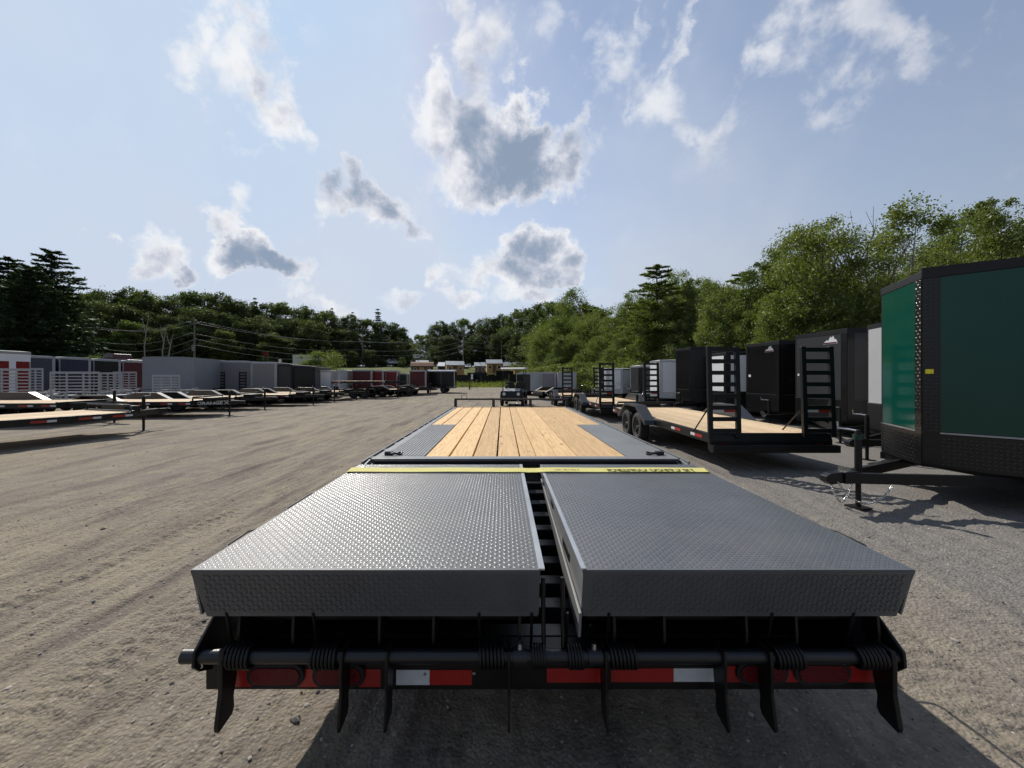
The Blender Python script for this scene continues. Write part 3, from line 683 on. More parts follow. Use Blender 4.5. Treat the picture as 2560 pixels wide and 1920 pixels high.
    for a, w, ex in ((562, .018, 1), (858, .012, 0), (970, .010, 0), (1272, .009, 0), (1512, .009, 0), (1806, .010, 0), (1920, .012, 0), (2222, .018, 1)):
        x = xl(a)
        prof = [(1.432, .565), (1.50, .565), (1.512, .52), (1.505, .43), (1.487, .37), (1.490, .325), (1.478, .306), (1.408, .296), (1.404, .315), (1.425, .42), (1.425, .52)]
        if not ex: prof = [(y + .0 if z > .45 else y, z) for y, z in prof]
        MB().prism(prof, x - w / 2, x + w / 2, 'x').build('ramp_foot', M['black'], T, .003)
    for a in (1361, 1411):
        MB().cyl((xl(a), 1.475, .52), (xl(a), 1.50, .80), .0085, seg=8).build('latch_rod', M['black'], T)
    # ---- bumper with lights and tape
    by = 1.52
    bx0, bx1 = X_(514, by) - cx, X_(2203, by) - cx
    m = MB(); m.box(bx0, bx1, by, by + .10, .362, .50); m.build('bumper', M['black'], T, .004)
    def rect(a, b, y0, y1, mt, nm, Y=by - .003):
        MB().box(X_(a, by) - cx, X_(b, by) - cx, Y, by - .0005, CAM_H - (y1 - VY) * by / FPX, CAM_H - (y0 - VY) * by / FPX).build(nm, M[mt], T)
    for a, b, y0, y1, mt in ((560, 952, 1672, 1716, 'red_tape'), (991, 1074, 1674, 1711, 'white_tape'), (1074.6, 1180, 1674, 1711, 'red_tape'), (1367, 1504, 1670, 1705, 'red_tape'), (1527, 1683, 1670, 1704, 'red_tape'), (1683.6, 1786, 1670, 1703, 'white_tape'), (1817, 2186, 1664, 1704, 'red_tape')):
        rect(a, b, y0, y1, mt, 'reflector_tape')
    for a, b, yc in ((631, 755, 1683), (794, 906, 1683), (1846, 1956, 1676), (1990, 2110, 1676)):
        c = (X_((a + b) / 2, by) - cx); z = CAM_H - (yc - VY) * by / FPX; hw = (b - a) / 2 * by / 1000; hh = .031
        g = MB().prism(oval(c, z, hw + .014, hh + .014), by - .016, by - .0035, 'y').build('tail_light', M['rubber'], T, .002)
        MB().prism(oval(c, z, hw, hh), by - .021, by - .0155, 'y').build('lens', M['lens'], g, .002)
    for px, pyy in ((1063, 1697), (1185, 1695)):
        c = P(px, pyy - 14, by); MB().cyl((c.x - cx, by - .006, c.z), (c.x - cx, by - .001, c.z), .006, seg=8).build('screw', M['chrome'], T)
    return T
main_trailer()

def strap():
    cx = .18; Y = 2.86; hw = .037
    S = thing('ratchet_strap', 'yellow cargo strap with black lettering stretched across both folded ramps', 'strap', (cx, Y, 0))
    n = 40; m = MB(); top = []
    for k in range(n + 1):
        x = -1.275 + 2.55 * k / n; sag = 0
        if -.05 < x < .12: sag = -.004
        top.append((x, .8835 + sag + .0012 * math.sin(x * 9)))
    for (x0, z0), (x1, z1) in zip(top[:-1], top[1:]):
        m.add([(x0, -hw, z0), (x1, -hw, z1), (x1, hw, z1 + .012), (x0, hw, z0 + .012), (x0, -hw, z0 - .003), (x1, -hw, z1 - .003), (x1, hw, z1 + .009), (x0, hw, z0 + .009)],
              [(0, 1, 2, 3), (7, 6, 5, 4), (0, 4, 5, 1), (2, 6, 7, 3)])
    w = m.build('webbing', M['strap'], S)
    for s in (-1, 1):
        m = MB(); z0 = .885
        a = [(s * 1.274, -hw, z0), (s * 1.274, hw, z0 + .012), (s * 1.30, hw * .9, z0 - .01), (s * 1.30, -hw * .9, z0 - .02), (s * 1.345, -.13, .80), (s * 1.345, -.07, .80)]
        b = [(x - s * .004, y, z - .003) for x, y, z in a]
        m.add(a + b, [(0, 1, 2, 3), (3, 2, 5, 4), (6, 9, 8, 7), (9, 10, 11, 8), (0, 3, 9, 6), (3, 4, 10, 9), (1, 7, 8, 2), (2, 8, 11, 5), (4, 5, 11, 10)])
        m.build('strap_end', M['strap'], S)
        m = MB(); m.tube([(s * 1.335, -.06, .80), (s * 1.36, -.10, .79), (s * 1.352, -.16, .785), (s * 1.335, -.13, .79)], .008, 6, True); m.build('strap_hook', M['black'], S)
    tilt = math.atan2(.012, 2 * hw)
    text_mesh('lettering', 'US CARGO CONTROL', .062, M['ink'], S, (.86, 0, .8915), (tilt, 0, math.pi), bold=.0025, xs=1.0)
    text_mesh('lettering', '3,333 LBS  WLL', .036, M['ink_red'], S, (.27, 0, .8915), (tilt, 0, math.pi), xs=.8)
strap()

# ------------------------------------------------------------------ enclosed cargo trailers
def panel(mb, p, q, za, zb, t, i0=0., i1=0., lean=0):
    """thin upright sheet on plan edge p->q (outside on its right-hand side), inset at both ends"""
    p = Vector(p); q = Vector(q); d = (q - p).normalized(); n = Vector((d.y, -d.x))
    a = p + d * i0; b = q - d * i1
    mb.prism([(a.x, a.y), (b.x, b.y), (b.x + n.x * t, b.y + n.y * t), (a.x + n.x * t, a.y + n.y * t)], za, zb, 'z')
    return a, b, n
def enclosed(label, loc, rz, W=2.1, L=4.8, vp=.62, z0=.42, top=2.55, front='charcoal', side=None, lower='tread_black', trim='black', roof='white_dull', guard=.55,
             cap=True, detail=False, tongue=True, wheels=True, panels=True, door='side', group='enclosed cargo trailers', name='cargo_trailer', tl=1.35, rear_face=None, chain=False):
    side = side or front
    z_ = TZ(loc[0], loc[1])
    T = thing(name, label, 'trailer', (loc[0], loc[1], z_), rz, group)
    hw = W / 2
    pl = [(0, 0), (hw, -vp), (hw, -vp - L), (-hw, -vp - L), (-hw, -vp)] if vp > 0 else [(hw, 0), (hw, -L), (-hw, -L), (-hw, 0)]
    m = MB(); m.prism(pl, z0, top - .03, 'z'); body = m.build('body', M[trim], T)
    # roof: a slightly crowned lid with an edge trim
    def grow(k): 
        c = Vector((0, -vp - L / 2)); return [tuple(Vector(p) + (Vector(p) - c).normalized() * k) for p in pl]
    m = MB(); m.prism(grow(.012), top - .10, top - .001, 'z'); m.build('roof_trim', M[trim], T, .006 if detail else 0)
    n = len(pl); a = grow(.004); m = MB(); vs = [(x, y, top) for x, y in a] + [(x * .6, y, top + .035) for x, y in a]
    m.add(vs, [(i, (i + 1) % n, (i + 1) % n + n, i + n) for i in range(n)] + [tuple(range(n, 2 * n))]); m.build('roof', M[roof], T)
    zg = z0 + guard; zt = top - .105
    if vp > 0: fr = [(pl[4], pl[0]), (pl[0], pl[1])]
    else: fr = [(pl[3], pl[0])]
    def out(p, q): return (q, p)
    for p, q in fr:
        p, q = out(p, q)
        m = MB(); panel(m, p, q, zg + .022, zt, .006, .05, .155 if vp > 0 and q == (0, 0) or True else .05)
        m.build('front_panel', M[front], T)
        if guard > .05:
            m = MB(); panel(m, p, q, z0 + .01, zg - .012, .006, .01, .01); m.build('stone_guard', M[lower], T)
            m = MB(); panel(m, p, q, zg - .004, zg + .014, .009, .0, .0); m.build('guard_trim', M['alu'], T) if detail else m.build('guard_trim', M[trim if trim != 'black' else 'charcoal'], T)
            if detail:
                lg = MB(); pv = Vector(p); qv = Vector(q); d = (qv - pv).normalized(); nn = Vector((d.y, -d.x)); ll = (qv - pv).length
                o = pv + d * .015 + nn * .0062
                tread_lugs(lg, (o.x, o.y, z0 + .02), (d.x, d.y, 0), (0, 0, 1), ll - .03, guard - .05, pitch=.044, ln=.022, wd=.006, h=.005); lg.build('tread_lug', M['lug_glint'], T)['kind'] = 'stuff'
    if detail:
        for p, q in fr:
            p, q = out(p, q); pv, qv = Vector(p), Vector(q); d = (qv - pv).normalized(); nn = Vector((d.y, -d.x)); ll = (qv - pv).length; rv = MB()
            def rivet(u, z):
                c = pv + d * u + nn * .0062; rv.cyl((c.x, c.y, z), (c.x + nn.x * .003, c.y + nn.y * .003, z), .0055, .003, 6)
            for k in range(22):
                z = zg + .05 + (zt - zg - .08) * k / 21; rivet(.07, z); rivet(ll - .175, z)
            for k in range(int(ll / .09)): rivet(.07 + k * .09, zt - .02)
            rv.build('rivet', M[front], T)['kind'] = 'stuff'
    if cap and vp > 0:
        for p, q in ((pl[0], pl[4]), (pl[0], pl[1])):
            d = (Vector(q) - Vector(p)).normalized(); e = Vector(p) + d * .15
            pp, qq = (e, Vector(p)) if q == pl[4] else (Vector(p), e)
            pp, qq = (qq, pp)
            m = MB(); panel(m, pp, qq, z0 + .02, zt, .010); m.build('nose_cap', M[lower], T)
            if detail:
                dd = (qq - pp).normalized(); nn = Vector((dd.y, -dd.x)); o = pp + dd * .004 + nn * .0102; lg = MB()
                tread_lugs(lg, (o.x, o.y, zg), (dd.x, dd.y, 0), (0, 0, 1), .145, zt - zg, pitch=.044, ln=.022, wd=.006, h=.005); lg.build('tread_lug', M['lug_glint'], T)['kind'] = 'stuff'
    # sides: separate sheets with seams
    sides = [(pl[1], pl[2], 1), (pl[3], pl[4], -1)] if vp > 0 else [(pl[0], pl[1], 1), (pl[2], pl[3], -1)]
    for p, q, s in sides:
        p, q = out(p, q); pv, qv = Vector(p), Vector(q); ll = (qv - pv).length; k = max(1, round(ll / 1.22)) if panels else 1; d = (qv - pv).normalized()
        for i in range(k):
            u, v = pv + d * (ll * i / k), pv + d * (ll * (i + 1) / k); m = MB(); panel(m, u, v, z0 + .03, zt, .005, .006 if i else .05, .006 if i < k - 1 else .05); m.build('side_panel', M[side], T)
    p, q = (pl[2], pl[3]) if vp > 0 else (pl[1], pl[2])
    p, q = out(p, q); m = MB(); panel(m, p, q, z0 + .05, zt, .012, .09, .09); rd = m.build('rear_door', M[rear_face or side], T)
    if door == 'side':
        xs = hw + .0055; yd = -vp - .55
        m = MB(); m.box(xs, xs + .012, yd - .8, yd, z0 + .10, min(zt - .08, z0 + 1.9)); dr = m.build('door', M[side], T)
        MB().box(xs + .012, xs + .03, yd - .75, yd - .68, z0 + .95, z0 + 1.05).build('handle', M['chrome'], dr)
    if wheels:
        yw = -vp - L * .6
        for s in (-1, 1):
            for dy in ((-.42, .42) if L > 4.2 else (0,)): wheel(T, (s * (hw + .02), yw + dy, .345), s)
            ln = .95 if L > 4.2 else .48
            m = MB(); pr = [(yw - ln, .40), (yw - ln, .62), (yw - ln + .2, .80), (yw + ln - .2, .80), (yw + ln, .62), (yw + ln, .40), (yw + ln - .06, .40), (yw + ln - .06, .60), (yw + ln - .22, .76), (yw - ln + .22, .76), (yw - ln + .06, .6), (yw - ln + .06, .40)]
            m.prism(pr, s * (hw - .08), s * (hw + .16), 'x'); m.build('fender', M[lower], T)
    m = MB(); m.box(-hw + .02, hw - .02, -vp - L, -vp + .05, z0 - .10, z0 - .002); m.build('chassis', M['black'], T)
    if tongue:
        tz = z0 - .02; m = MB()
        for s in (-1, 1): m.beam((s * (hw * .72), -vp - .35, tz - .06), (s * .035, tl - .16, tz - .06), .06, .12)
        tg = m.build('tongue', M['black'], T, .004 if detail else 0)
        m = MB(); m.box(-.07, .07, tl - .32, tl - .12, tz - .125, tz + .012); m.prism([(tl - .12, tz - .12), (tl - .12, tz + .01), (tl + .05, tz + .0), (tl + .11, tz - .03), (tl + .12, tz - .085), (tl + .05, tz - .13)], -.045, .045, 'x'); m.build('coupler', M['black'], tg, .006 if detail else 0)
        jack(T, 0, tl - .38, top=z0 + .44 if detail else z0 + .4, bz=.3, post=.038)
        if detail:
            MB().box(-.05, .05, tl - .20, tl - .15, tz + .012, tz + .06).build('latch', M['chrome'], tg)
            MB().cyl((0, tl - .38, z0 + .36), (0, tl - .38, z0 + .42), .052, seg=14).build('jack_band', M['darkgreen'], tg)
        if chain:
            pts = []
            def cat(p0, p1, low, n=26):
                return [Vector(p0).lerp(Vector(p1), t) * 1 + Vector((0, 0, -4 * low * t * (1 - t))) for t in [k / n for k in range(n + 1)]]
            for p0, p1, low in (((-.06, tl - .02, tz - .10), (-.06, tl - .85, tz - .12), .26), ((.06, tl - .05, tz - .10), (.05, tl - .36, tz - .12), .26)):
                pp = cat(p0, p1, low, 34); m = MB()
                for k in range(len(pp) - 1):
                    c = (pp[k] + pp[k + 1]) / 2; d = (pp[k + 1] - pp[k]).normalized(); u = d.cross(Vector((1, 0, 0))).normalized() if k % 2 else Vector((1, 0, 0)); l = (pp[k + 1] - pp[k]).length * .72
                    m.tube([c + d * l * math.cos(t) + u * .012 * math.sin(t) for t in [2 * math.pi * j / 8 for j in range(8)]], .0042, 5, True)
                m.build('safety_chain', M['chrome'], tg)['kind'] = 'stuff'
    return T
def on_panel(T, u, x0, z, w, h, mat, name, side=1, vp=.62, hw=1.05, off=.009):
    """flat piece on the far (+1) or near (-1) V face of an enclosed trailer: u = distance from the tip"""
    q = Vector((side * hw, -vp)); d = q.normalized(); n = Vector((-d.y, d.x)) * side; n = n if n.y > 0 else -n
    m = MB(); a = d * (u - w / 2); b = d * (u + w / 2)
    m.prism([(a.x + n.x * off, a.y + n.y * off), (b.x + n.x * off, b.y + n.y * off), (b.x + n.x * (off + .003), b.y + n.y * (off + .003)), (a.x + n.x * (off + .003), a.y + n.y * (off + .003))], z - h / 2, z + h / 2, 'z')
    return m.build(name, mat, T)
def mountain_logo(T, u, z, w, side, vp, hw, mat):
    q = Vector((side * hw, -vp)); d = q.normalized(); n = Vector((-d.y, d.x)); n = n if n.y > 0 else -n
    if side > 0: d = -d; u = -u
    prof = [(-.5, -.18), (-.42, -.02), (-.25, .10), (-.15, .04), (.02, .36), (.10, .26), (.22, .40), (.32, .12), (.40, .16), (.5, -.02), (.5, -.18)]
    m = MB(); pts = []
    for o in (.0085, .012):
        for (a, b) in prof:
            p = d * (u + a * w) + n * o; pts.append((p.x, p.y, z + b * w))
    k = len(prof); m.add(pts, [tuple(range(k)), tuple(range(2 * k - 1, k - 1, -1))] + [(i, i + k, (i + 1) % k + k, (i + 1) % k) for i in range(k)])
    lg = m.build('logo', mat, T)
    m = MB(); pts = []
    for o in (.0125, .014):
        for (a, b) in ((-.46, -.16), (.46, -.16), (.46, -.06), (-.46, -.06)):
            p = d * (u + a * w) + n * o; pts.append((p.x, p.y, z + b * w))
    m.add(pts, [(0, 1, 2, 3), (7, 6, 5, 4), (0, 4, 5, 1), (1, 5, 6, 2), (2, 6, 7, 3), (3, 7, 4, 0)]); m.build('logo_band', M['maroon'], lg)
def rzt(theta): return R(90 + theta)

GR = 'enclosed trailers parked along the right side'
g = enclosed('tall deep green V-nose cargo trailer with black tread plate nose at the right edge', (5.17, 4.93), rzt(10), W=1.86, L=4.5, vp=.64, top=2.86, z0=.45, front='green', roof='black', guard=.42, detail=True, chain=True, group=GR, tl=1.33)
on_panel(g, .06, 0, 1.62, .07, .055, M['yellow'], 'sticker', side=-1, vp=.64, hw=.93, off=.011)
def rt(label, px, topy, rz, top, front, Y=None, **k):
    Y = (top - CAM_H) * FPX / (VY - topy) if Y is None else Y
    return enclosed(label, (X_(px, Y), Y), rz, top=top, front=front, group=GR, **k)
e1 = rt('black trailer with a pale grey nose panel, half hidden behind the green one', 2262, 0, rzt(14), 2.70, 'pale_grey', Y=7.7, W=2.1, L=4.5, roof='black', lower='black')
e2 = rt('charcoal V-nose cargo trailer with mountain emblem, behind a pair of raised ladder ramps', 2118, 823, rzt(42), 2.75, 'charcoal', W=2.45, vp=.75, L=5, roof='black', side='black_gloss')
mountain_logo(e2, .42, 2.48, .36, 1, .75, 1.225, M['white']); on_panel(e2, 1.33, 0, 1.62, .05, .06, M['white'], 'sticker', 1, .75, 1.225, .009)
e3 = rt('black V-nose cargo trailer with white mountain emblem, left of the charcoal one', 1948, 853, rzt(40), 2.72, 'black_gloss', W=2.45, vp=.75, L=5, roof='black')
mountain_logo(e3, .40, 2.46, .36, 1, .75, 1.225, M['silver']); on_panel(e3, 1.25, 0, 1.60, .10, .08, M['white'], 'sticker', 1, .75, 1.225, .009)
e3b = rt('low white-nosed cargo trailer seen through the nearest ladder ramp', 1816, 880, rzt(38), 2.52, 'white', W=1.9, vp=.55, L=4.5, roof='black', side='black_gloss', Y=15.9)
on_panel(e3b, .60, 0, 2.2, .40, .16, M['darkgreen'], 'sticker', 1, .55, .95, .009)
e4 = rt('plain black V-nose cargo trailer, first to the right of the white ones', 1727, 866, rzt(38), 2.92, 'black_gloss', W=2.1, vp=.6, L=4.5, roof='black', Y=18.4)
e5 = rt('white V-nose cargo trailer beside the plain black one', 1650, 901, rzt(36), 2.45, 'white', W=1.9, vp=.5, L=3.6, roof='white_dull', Y=21.5, lower='alu_sheet', trim='alu', guard=.3)
e6 = rt('dark grey cargo trailer between two white ones', 1600, 914, rzt(38), 2.26, 'charcoal', W=1.9, vp=.4, L=3.6, Y=24.5, trim='alu', roof='white_dull', guard=.25)
e7 = rt('white cargo trailer with black side door and round emblem', 1519, 922, rzt(48), 2.14, 'white', W=1.9, vp=.35, L=3.6, Y=27.5, trim='alu', roof='white_dull', lower='alu_sheet', guard=.3)
on_panel(e7, 1.25 * .55, 0, 1.45, .36, 1.3, M['black_gloss'], 'door_panel', 1, .35, .95, .009)
e7['label'] = 'white cargo trailer with a black panel on its front, beyond the dark grey one'
for px, w, Y, top, fc, lb in ((1441, 1.45, 31.5, 1.95, 'silver', 'pale silver cargo trailer, right end of the far low row'), (1391, 1.2, 32.5, 1.93, 'pewter', 'mid grey cargo trailer in the far low row'), (1362, 1.2, 33.2, 1.92, 'silver', 'narrow silver cargo trailer in the far low row'), (1346, 1.3, 34.0, 1.90, 'charcoal', 'charcoal cargo trailer with pale edges in the far low row'), (1319, 1.0, 35.0, 1.90, 'black_gloss', 'black cargo trailer, left end of the far low row beside the cart')):
    enclosed(lb, (X_(px, Y) - w / 2, Y), R(176), W=w, L=3, vp=0, top=top, front=fc, trim='alu', roof='white_dull', guard=0.0, group='low cargo trailers in the far right row', wheels=True, tongue=False, door=None)

# left rows: boxes whose front faces the lane
GL = 'enclosed trailers parked in the left rows'
def lt(label, pa, pb, Y, topy, front, side=None, L=4.6, turn=14, trim='alu', **k):
    w = abs(X_(pb, Y) - X_(pa, Y)); top = CAM_H + (VY - topy) * Y / FPX
    x = X_((pa + pb) / 2, Y)
    z = TZ(x, Y)
    return enclosed(label, (x, Y), R(180 + turn), W=w, L=L, vp=0, top=top - z, z0=.45, front=front, side=side or front, trim=trim, group=GL, **{**dict(guard=0, tongue=False, door=None), **k})
cp = lt('red and white camper trailer at the far left edge', -140, -8, 17.8, 876, 'red', 'red', turn=-6, L=1.3, roof='white_dull', name='camper_trailer')
for zz_ in (0,):
    hw_ = 1.17; MB().box(-hw_ + .0, hw_, .009, .03, 2.35, 2.72).build('white_band', M['white'], cp); MB().box(-hw_ - .03, -hw_ - .008, -1.28, -.02, 2.28, 2.62).build('white_band', M['white'], cp); MB().box(-hw_ - .028, -hw_ - .008, -.75, -.52, .6, 2.28).build('white_stripe', M['white'], cp)
def nose_right(label, Y, w, top, front, side):
    return enclosed(label, (-24.5, Y), R(-90), W=w, L=3.2, vp=0, top=top, z0=.45, front=front, side=side, trim='alu', roof='white', guard=0, tongue=False, door=None, group=GL)
nose_right('dark slate cargo trailer next to the red and white camper', 21.15, 1.5, 2.66, 'bluegrey', 'bluegrey')
nose_right('navy cargo trailer with a pale corner post, second from the camper', 22.95, 1.7, 2.66, 'navy', 'navy')
nose_right('near-black cargo trailer between the navy and maroon ones', 24.8, 1.7, 2.64, 'black_gloss', 'navy')
nose_right('dark maroon cargo trailer left of the big grey one', 26.6, 1.6, 2.62, 'maroon', 'maroon')
lt('big plain grey box trailer, tallest of the left row', 366, 477, 24.0, 893, 'slate', 'slate', L=5.2, turn=14, roof='pewter', trim='slate')
s1 = lt('pewter cargo trailer with two black ladder ramps on its front', 545, 628, 28.0, 903, 'pewter', 'pewter', turn=10, roof='white')
for x in (-.75, .62):
    m = MB(); 
    for d in (0, .42): m.box(x + d - .02, x + d + .02, .03, .07, .50, 1.95)
    for k in range(7): m.box(x, x + .42, .035, .065, .62 + k * .2, .70 + k * .2)
    m.build('ladder_ramp', M['black'], s1)
lt('plain grey cargo trailer right of the pewter one', 632, 690, 28.0, 906, 'pewter', 'pewter', turn=8, roof='white')
lt('charcoal cargo trailer with black edges', 694, 731, 28.3, 912, 'charcoal', turn=6, trim='black', roof='black')
lt('black cargo trailer below the green bush', 736, 786, 28.6, 917, 'black_gloss', turn=10, trim='black', roof='black')
lt('small white-silver cargo trailer right of the bush', 799, 831, 30.2, 927, 'white', 'silver', L=3, turn=16)
lt('small grey cargo trailer behind the wood-topped trailer', 842, 868, 34, 926, 'silver', 'pewter', L=3, turn=12)
lt('maroon cargo trailer, left of the two bright red ones', 881, 930, 35.5, 925, 'maroon', 'maroon', L=3.5, turn=10)
lt('narrow bright red cargo trailer with a white corner', 934, 959, 36.6, 926, 'red', 'red', L=3, turn=10)
lt('wide bright red cargo trailer, right of the narrow red one', 964, 995, 37.5, 927, 'red', 'red', L=3, turn=10)
lt('dark green cargo trailer, small, beyond the red ones', 999, 1020, 39, 934, 'darkgreen', 'darkgreen', L=3, turn=8)
lt('dark maroon cargo trailer left of the black and white one', 1024, 1066, 36.5, 926, 'maroon', 'maroon', L=2.6, turn=6)
bw = enclosed('black and white cargo trailer with a roof rack and a ladder on its end', (X_(1072, 40), 40.3), R(90), W=1.9, L=2.65, vp=0, top=2.2, z0=.55, front='white', side='black_gloss', trim='white', roof='white', guard=0, tongue=False, door=None, group=GL)
m = MB()
for y in (-.05, -.9, -1.75, -2.6): m.box(-.95, .95, y - .02, y + .02, 2.30, 2.34)
for x in (-.93, .93): m.box(x - .02, x + .02, -2.65, 0, 2.26, 2.30)
m.build('roof_rack', M['white_dull'], bw)
m = MB()
for x in (-.6, -.2): m.box(x - .02, x + .02, .03, .07, .6, 2.2)
for k in range(6): m.box(-.6, -.2, .035, .065, .75 + k * .25, .79 + k * .25)
m.build('ladder', M['white_dull'], bw)

# ------------------------------------------------------------------ open deck trailers
def deck_trailer(label, loc, rz, W=2.06, L=5.6, dz=.62, ramps=False, group=None, frame='black', wood='wood2', fender=True, jackx=0, tongue=1.35, headrail=True, nm='deck_trailer', plank_n=11, tapes='r', fcol='black', fy=.42, rear_slope=True):
    T = thing(nm, label, 'trailer', loc, rz, group); hw = W / 2
    m = MB()
    for s in (-1, 1): m.box(s * (hw - .06), s * (hw + .005), .0, L, dz - .16, dz - .002)
    y = .3
    while y < L: m.box(-hw + .06, hw - .06, y - .025, y + .025, dz - .12, dz - .046); y += .6
    m.box(-hw, hw, L - .05, L + .02, dz - .16, dz + .03)
    if rear_slope: m.prism([(-.02, dz - .28), (-.02, dz - .12), (.02, dz + .004), (.06, dz + .004), (.06, dz - .28)], -hw, hw, 'x')
    m.build('frame', M[frame], T, .004)
    pw = (W - .12) / plank_n; pk = None
    for i in range(plank_n):
        x = -hw + .06 + pw * (i + .5)
        if pk is None: pk = MB().box(-pw / 2 + .002, pw / 2 - .002, .07, L - .055, dz - .045, dz).build('plank', M[wood], T, loc=(x, 0, 0))
        else: link_copy(pk, T, (x, 0, random.uniform(-.002, .002)))
    yc = L * fy
    if fender:
        for s in (-1, 1):
            m = MB(); b, t, h0, h1 = 1.08, .44, dz - .14, dz + .27
            pr = [(yc - b, h0), (yc - b + .06, h0 + .10), (yc - t, h1), (yc + t, h1), (yc + b - .06, h0 + .10), (yc + b, h0), (yc + b - .06, h0), (yc + t - .03, h1 - .05), (yc - t + .03, h1 - .05), (yc - b + .06, h0)]
            m.prism(pr, s * (hw + .008), s * (hw + .262), 'x'); m.prism([(yc - b + .03, h0), (yc - t + .01, h1 - .03), (yc + t - .01, h1 - .03), (yc + b - .03, h0)], s * (hw + .009), s * (hw + .017), 'x')
            m.build('fender', M[fcol], T, .006)
        for s in (-1, 1):
            for d in (-.42, .42): wheel(T, (s * (hw + .135), yc + d, .345), s)
    else:
        for s in (-1, 1):
            for d in (-.42, .42): wheel(T, (s * (hw - .25), yc + d, .345), s)
    tz = dz - .10; m = MB()
    for s in (-1, 1): m.beam((s * (hw * .8), L - .3, tz), (s * .04, L + tongue - .2, tz), .07, .16)
    m.box(-.06, .06, L + tongue - .32, L + tongue + .05, tz - .06, tz + .07)
    m.build('tongue', M[frame], T)
    jack(T, jackx, L + tongue - .55, top=dz + .34, post=.046, bz=.3)
    if headrail:
        m = MB(); m.tube([(-hw + .1, L - .02, dz), (-hw + .14, L - .02, dz + .16), (hw - .14, L - .02, dz + .16), (hw - .1, L - .02, dz)], .03, 8); m.box(-.5, .5, L + .08, L + .45, dz - .08, dz + .12)
        m.build('tool_tray', M[frame], T)
    for s in (-1, 1):
        ys = []
        for y in (.25, 1.1, L - 1.9, L - 1.1, L - .45):
            if abs(y - yc) < 1.2: continue
            ys += [(y, 'r', .26), (y + .262, 'w', .16)]
        tape_row(T, s * (hw + .0055), ys, dz - .085, s)
    for s in (-1, 1):
        g = MB().prism(oval(s * (hw - .22), dz - .2, .09, .035), -.03, -.021, 'y').build('tail_light', M['lens'], T)
    if ramps:
        for s in (-1, 1):
            xc = s * (hw - .235); m = MB()
            for d in (-.235, .235): m.prism([(-.06, dz - .06), (.0, dz - .06), (.06, dz + 1.47), (.0, dz + 1.47)], xc + d - .037, xc + d + .037, 'x')
            rp = m.build('ramp', M['black'], T, .004)
            for k in range(8):
                z = dz + .05 + k * .195; yy = -.03 + (z - dz) * .04
                MB().prism([(yy - .022, z - .035), (yy + .022, z - .035), (yy + .022, z + .035), (yy - .022, z + .035)], xc - .197, xc + .197, 'x').build('rung', M['black'], rp)
            MB().box(xc - .18, xc + .0, -.036 + .02, -.0, dz + .36, dz + .42).build('reflector_tape', M['white_tape'], rp)
            MB().box(xc + .002, xc + .19, -.036 + .02, -.0, dz + .36, dz + .42).build('reflector_tape', M['red_tape'], rp)
            MB().cyl((xc - .26, .5, dz - .02), (xc - .26, .05, dz + .38), .012, seg=8).build('ramp_spring', M['black'], rp)
        m = MB(); m.box(-hw - .02, hw + .02, -.16, -.03, dz - .30, dz - .18); m.build('rear_step', M['black'], T)
    return T
GE = 'black equipment trailers with upright ladder ramps'
deck_trailer('nearest black equipment trailer with upright ladder ramps and grey-black fender', (4.52, 6.75, 0), R(0), ramps=True, group=GE, L=5.9, dz=.60, fy=.58, fcol='charcoal', nm='equipment_trailer')
deck_trailer('second black equipment trailer with ladder ramps, ahead of the nearest', (4.45, 14.1, 0), R(1), ramps=True, group=GE, L=4.9, dz=.60, fy=.56, fcol='charcoal', nm='equipment_trailer')
deck_trailer('farthest black equipment trailer with ladder ramps', (4.05, 20.2, 0), R(1), ramps=True, group=GE, L=4.6, dz=.58, fy=.45, fcol='charcoal', nm='equipment_trailer')
deck_trailer('small flat utility trailer with pale deck parked beside the cart', (2.4, 27.4, 0), R(-70), W=1.5, L=2.6, dz=.6, group=None, plank_n=6, fy=.45, nm='utility_trailer')

GD = 'open car hauler trailers in the left row'
def left_deck(label, jpx, jpy, head, **k):
    """jack foot seen at a pixel; heading in degrees from +X towards +Y"""
    L = k.get('L', 5.6); tg = k.get('tongue', 1.35)
    p = GP(jpx, jpy); a = R(head); d = Vector((math.cos(a), math.sin(a), 0)); o = p - d * (L + tg - .55)
    k.setdefault('fcol', 'fender_black'); return deck_trailer(label, (o.x, o.y, TZ(o.x, o.y)), a - R(90), group=GD, **k)
left_deck('nearest left deck trailer, red and white tape on its black side', 359, 1076, 71, L=5.6, dz=.64, fy=.30, W=2.1)
def jp(px, Y): return px, VY + CAM_H * FPX / Y
left_deck('pale-planked deck trailer right behind the nearest left one', *jp(286, 13.6), 5, dz=.74, L=5.8, W=2.1, headrail=False)
x = left_deck('left deck trailer with ORANGE X lettered on its black neck', *jp(574, 16.3), 4, dz=.62)
text_mesh('lettering', 'ORANGE X', .15, M['white_dull'], x, (.478, 6.05, .52), (R(90), 0, R(118)), xs=1.35, bold=.004)
left_deck('left deck trailer just beyond the ORANGE X one', *jp(662, 19.4), 4, dz=.62, L=4.8)
left_deck('third deck trailer beyond the nearest, before the pewter box', *jp(783, 22.2), 2, dz=.62)
left_deck('deck trailer before the charcoal and black boxes', *jp(836, 24.9), 2, dz=.62, L=5.2)
left_deck('deck trailer just before the wood-topped one', *jp(892, 27.2), 2, dz=.62, L=4.2, fy=.5)
left_deck('short deck trailer below the bright red boxes', *jp(1026, 32.2), 2, dz=.60, L=3.0, fy=.5)
left_deck('last left deck trailer, next to the black and white box', *jp(1076, 34.6), 2, dz=.60, L=2.4, fy=.5)
